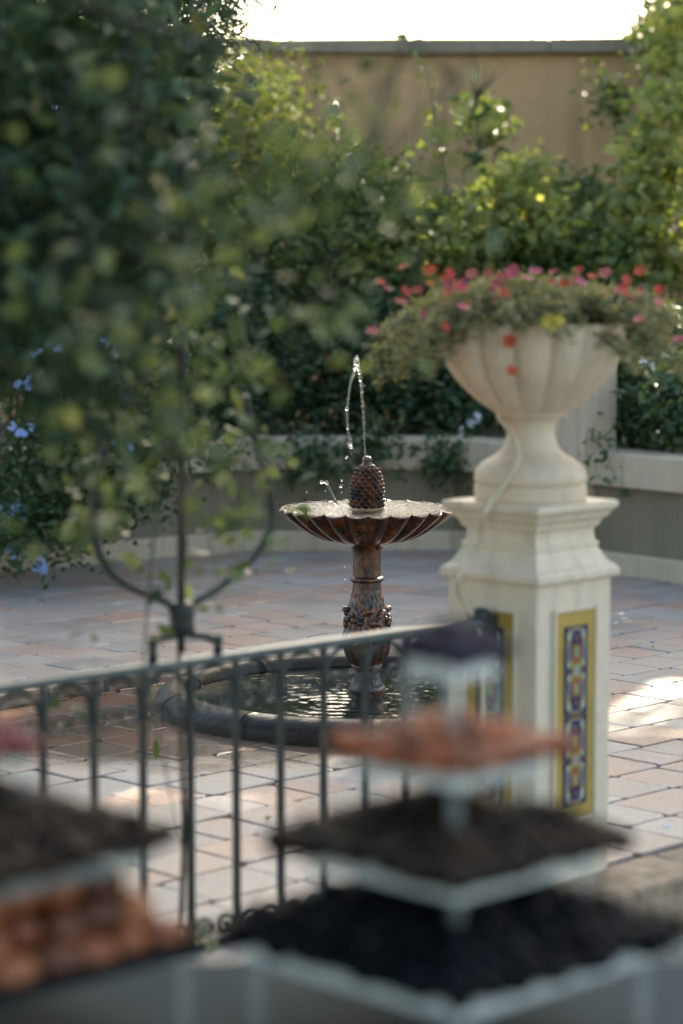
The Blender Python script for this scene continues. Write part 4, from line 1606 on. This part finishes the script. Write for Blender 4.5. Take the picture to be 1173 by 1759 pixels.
M_ACR = acrylic('clear_acrylic', .08)
M_ACRL = acrylic('frosted_acrylic_edge', .52)
M_SLATE = simple('dark_slate', (0.012, 0.014, 0.016), 0.5, spec=.15)
M_CLOTH = simple('pale_grey_tablecloth', (0.055, 0.07, 0.073), 0.9, var=.08, bstr=.3, bscale=200, spec=.12)
M_BERRY = simple('dark_berry', (0.012, 0.011, 0.026), 0.5, var=.5, scale=60, spec=.2)
M_BLACKF = simple('black_berry', (0.004, 0.005, 0.007), 0.4, var=.95, scale=25, spec=.06)
M_CHOC = simple('chocolate', (0.022, 0.014, 0.009), 0.4, var=.95, scale=22, spec=.1)
M_ORANGEF = simple('orange_glazed_fruit', (0.24, 0.055, 0.014), 0.4, var=.95, scale=22)
M_REDF = simple('red_fruit', (0.16, 0.014, 0.016), 0.35, var=.5, scale=40)
def pastry_material():
    m, n, l, b = mat_new('apricot_pastry')
    oi = n.new('ShaderNodeObjectInfo')
    geo = n.new('ShaderNodeNewGeometry')
    no = noise(n, l, geo.outputs['Position'], 45, 4)
    f_ = math_n(n, l, 'ADD', math_n(n, l, 'MULTIPLY', oi.outputs['Random'], .7), math_n(n, l, 'MULTIPLY', no.outputs[0], .4))
    r = ramp(n, l, f_, [(0.15, (0.06, 0.025, 0.014)), (0.5, (0.24, 0.062, 0.022)), (0.85, (0.36, 0.12, 0.045))])
    l.new(r.outputs[0], b.inputs['Base Color'])
    b.inputs['Roughness'].default_value = .5
    return m


M_APRICOT0 = simple('apricot_pastry', (0.25, 0.075, 0.028), 0.5, var=.7, scale=45)

TZ = 0.62
table = empty('table', (-.05, 3.05, LOWZ), 0, 'buffet table under a pale grey cloth in the blurred foreground', 'table')
mb = MB(); mb.box((0, 0, TZ - LOWZ - .02), (1.5, .95, .04)); bevel(mb.build('table_top', M_CLOTH, table), .008, 3)
# hanging cloth with soft folds
v, f = [], []
per = []
nx, ny = 60, 40
for i in range(nx): per.append((-.752 + 1.504 * i / nx, -.477, 0, -1))
for i in range(ny): per.append((.752, -.477 + .954 * i / ny, 1, 0))
for i in range(nx): per.append((.752 - 1.504 * i / nx, .477, 0, 1))
for i in range(ny): per.append((-.752, .477 - .954 * i / ny, -1, 0))
for j in range(5):
    for i, (x, y, nx_, ny_) in enumerate(per):
        a = j / 4 * .025 * (1 + math.sin(i * .9)) + .003
        v.append((x + nx_ * a, y + ny_ * a, TZ - LOWZ - .004 - j / 4 * .98))
np_ = len(per)
for j in range(4):
    for i in range(np_):
        f.append((j * np_ + i, j * np_ + (i + 1) % np_, (j + 1) * np_ + (i + 1) % np_, (j + 1) * np_ + i))
link('cloth_skirt', mesh_of('cloth_skirt', v, f), M_CLOTH, table, True)
for sx in (-1, 1):
    for sy in (-1, 1):
        mb = MB(); mb.box((sx * .66, sy * .40, (TZ - LOWZ - .04) / 2), (.05, .05, TZ - LOWZ - .04)); mb.build('leg', M_BARK, table)


def tray(parent, hd, z_, lip, lipm, dark):
    """square acrylic tray, corner to the camera; hd half diagonal"""
    s_ = hd * RT2
    mb = MB()
    mb.box((0, 0, z_ - lip + .002), (s_ - .006, s_ - .006, .004))
    o = mb.build('tray', M_SLATE if dark else M_ACR, parent)
    mb = MB()
    for k in range(4):
        a = k * PI / 2
        mb.box((math.cos(a) * (s_ / 2 - .0015), math.sin(a) * (s_ / 2 - .0015), z_ - lip / 2), (.003, s_ if k % 2 else s_ - .0062, lip), a)
    mb.build('lip', M_SLATE if dark else lipm, o)
    return o


def stand(loc, rz, tiers, label, lipm, dark=False):
    st = empty('tiered_stand', loc, rz, label, 'stand')
    for i, (hd, z_) in enumerate(tiers):
        tray(st, hd, z_ - loc[2], .022, lipm, dark and i == len(tiers) - 1)
        if i + 1 < len(tiers):
            z1 = tiers[i + 1][1]
        else:
            z1 = loc[2]
        top = z_ - loc[2] - .0222; bot = z1 - loc[2] - (.0178 if i + 1 < len(tiers) else 0)
        q = hd / RT2 * .92
        for sx, sy in ((-1, -1), (1, -1), (1, 1), (-1, 1)):
            mb = MB(); mb.tube([(sx * q, sy * q, bot), (sx * q, sy * q, top)], .0075, 10)
            mb.build('post', M_ACR, st, True)
    return st


def heap(name, label, cat, loc, rz, hd, z_, rad, mat, high, seed):
    """rows of small rounded pieces rising to the middle of a tray, overhanging its lip; one mass"""
    r_ = random.Random(seed)
    mb = MB()
    s_ = hd * RT2 / 2
    n_ = max(2, int(round(2 * s_ / (1.55 * rad))))
    for i in range(n_ + 1):
        for j in range(n_ + 1):
            x = -s_ + 2 * s_ * i / n_; y = -s_ + 2 * s_ * j / n_
            e = 1 - max(abs(x), abs(y)) / s_
            zz = high * min(1, e * 1.25) + r_.uniform(-.2, .35) * rad
            mb.ball((x + r_.uniform(-.25, .25) * rad, y + r_.uniform(-.25, .25) * rad, zz + rad * .8), rad * r_.uniform(.85, 1.25), 8, 6, (r_.uniform(.85, 1.2), r_.uniform(.85, 1.2), r_.uniform(.7, 1.0)))
    o = mb.build(name, mat, None, True)
    o.location = (loc[0], loc[1], z_ + .001)
    o.rotation_euler = (0, 0, rz)
    tag(o, label, cat, kind='stuff')
    return o


RS = (XD(778, 3.2), 3.2)


def tz(py, D):
    return P(778, py, D).z


tiersR = [(.062, tz(1145, 3.13)), (.120, tz(1338, 3.05)), (.195, tz(1535, 2.97)), (.285, tz(1735, 2.9))]
stand((RS[0], RS[1], TZ), R(45), tiersR, 'clear four tiered square acrylic stand of sweets at the right of the table', M_ACRL)
heap('berry_heap', 'dark blue berries on the small top tray of the right stand', 'berries', RS, R(45), .074, tiersR[0][1], .014, M_BERRY, .028, 1)
heap('orange_fruit_heap', 'orange glazed fruit pieces on the second tray of the right stand', 'fruit', RS, R(45), .143, tiersR[1][1], .017, M_ORANGEF, .028, 2)
heap('chocolate_heap', 'dark chocolates on the third tray of the right stand', 'chocolates', RS, R(45), .232, tiersR[2][1], .019, M_CHOC, .045, 3)
heap('black_berry_heap', 'black berries filling the wide bottom tray of the right stand', 'berries', RS, R(45), .305, tiersR[3][1], .021, M_BLACKF, .075, 4)

LS = (XD(-70, 3.2), 3.2)
tiersL = [(.085, tz(1318, 3.1)), (.245, tz(1532, 2.98)), (.318, tz(1725, 2.9))]
stand((LS[0], LS[1], TZ), R(45), tiersL, 'clear three tiered square acrylic stand at the left of the table', M_ACR, True)
heap('red_fruit_heap', 'red fruit pieces on the top tray of the left stand', 'fruit', LS, R(45), .09, tiersL[0][1], .016, M_REDF, .02, 5)
heap('chocolate_heap', 'dark brown chocolates on the middle tray of the left stand', 'chocolates', LS, R(45), .265, tiersL[1][1], .02, M_CHOC, .06, 6)
# orange pastries laid in rows on the bottom tray, each one a piece
pm_ = MB(); pm_.ball((0, 0, .022), .033, 14, 10, (1.1, .85, .72))
pme = mesh_of('orange_pastry', pm_.v, pm_.f); pme.materials.append(pastry_material())
pme.polygons.foreach_set('use_smooth', [True] * len(pme.polygons))
pp = random.Random(9)
rowname = ['bottom layer', 'second layer', 'third layer', 'top layer']
for lay in range(4):
    for i in range(7 - lay):
        for j in range(7 - lay):
            if lay < 3 and 0 < i < 6 - lay and 0 < j < 6 - lay:
                continue
            x = (i - 3 + lay * .5) * .062 + pp.uniform(-.003, .003)
            y = (j - 3 + lay * .5) * .062 + pp.uniform(-.003, .003)
            ca = math.cos(PI / 4); sa = math.sin(PI / 4)
            o = bpy.data.objects.new('orange_pastry', pme)
            COL.objects.link(o)
            o.location = (LS[0] + x * ca - y * sa, LS[1] + x * sa + y * ca, tiersL[2][1] - .017 + lay * .036)
            o.rotation_euler = (pp.uniform(-.3, .3), pp.uniform(-.3, .3), pp.uniform(0, 3))
            tag(o, 'small rounded orange pastry in the %s of the pile on the left stand' % rowname[lay], 'pastry', 'orange pastries, ' + rowname[lay])
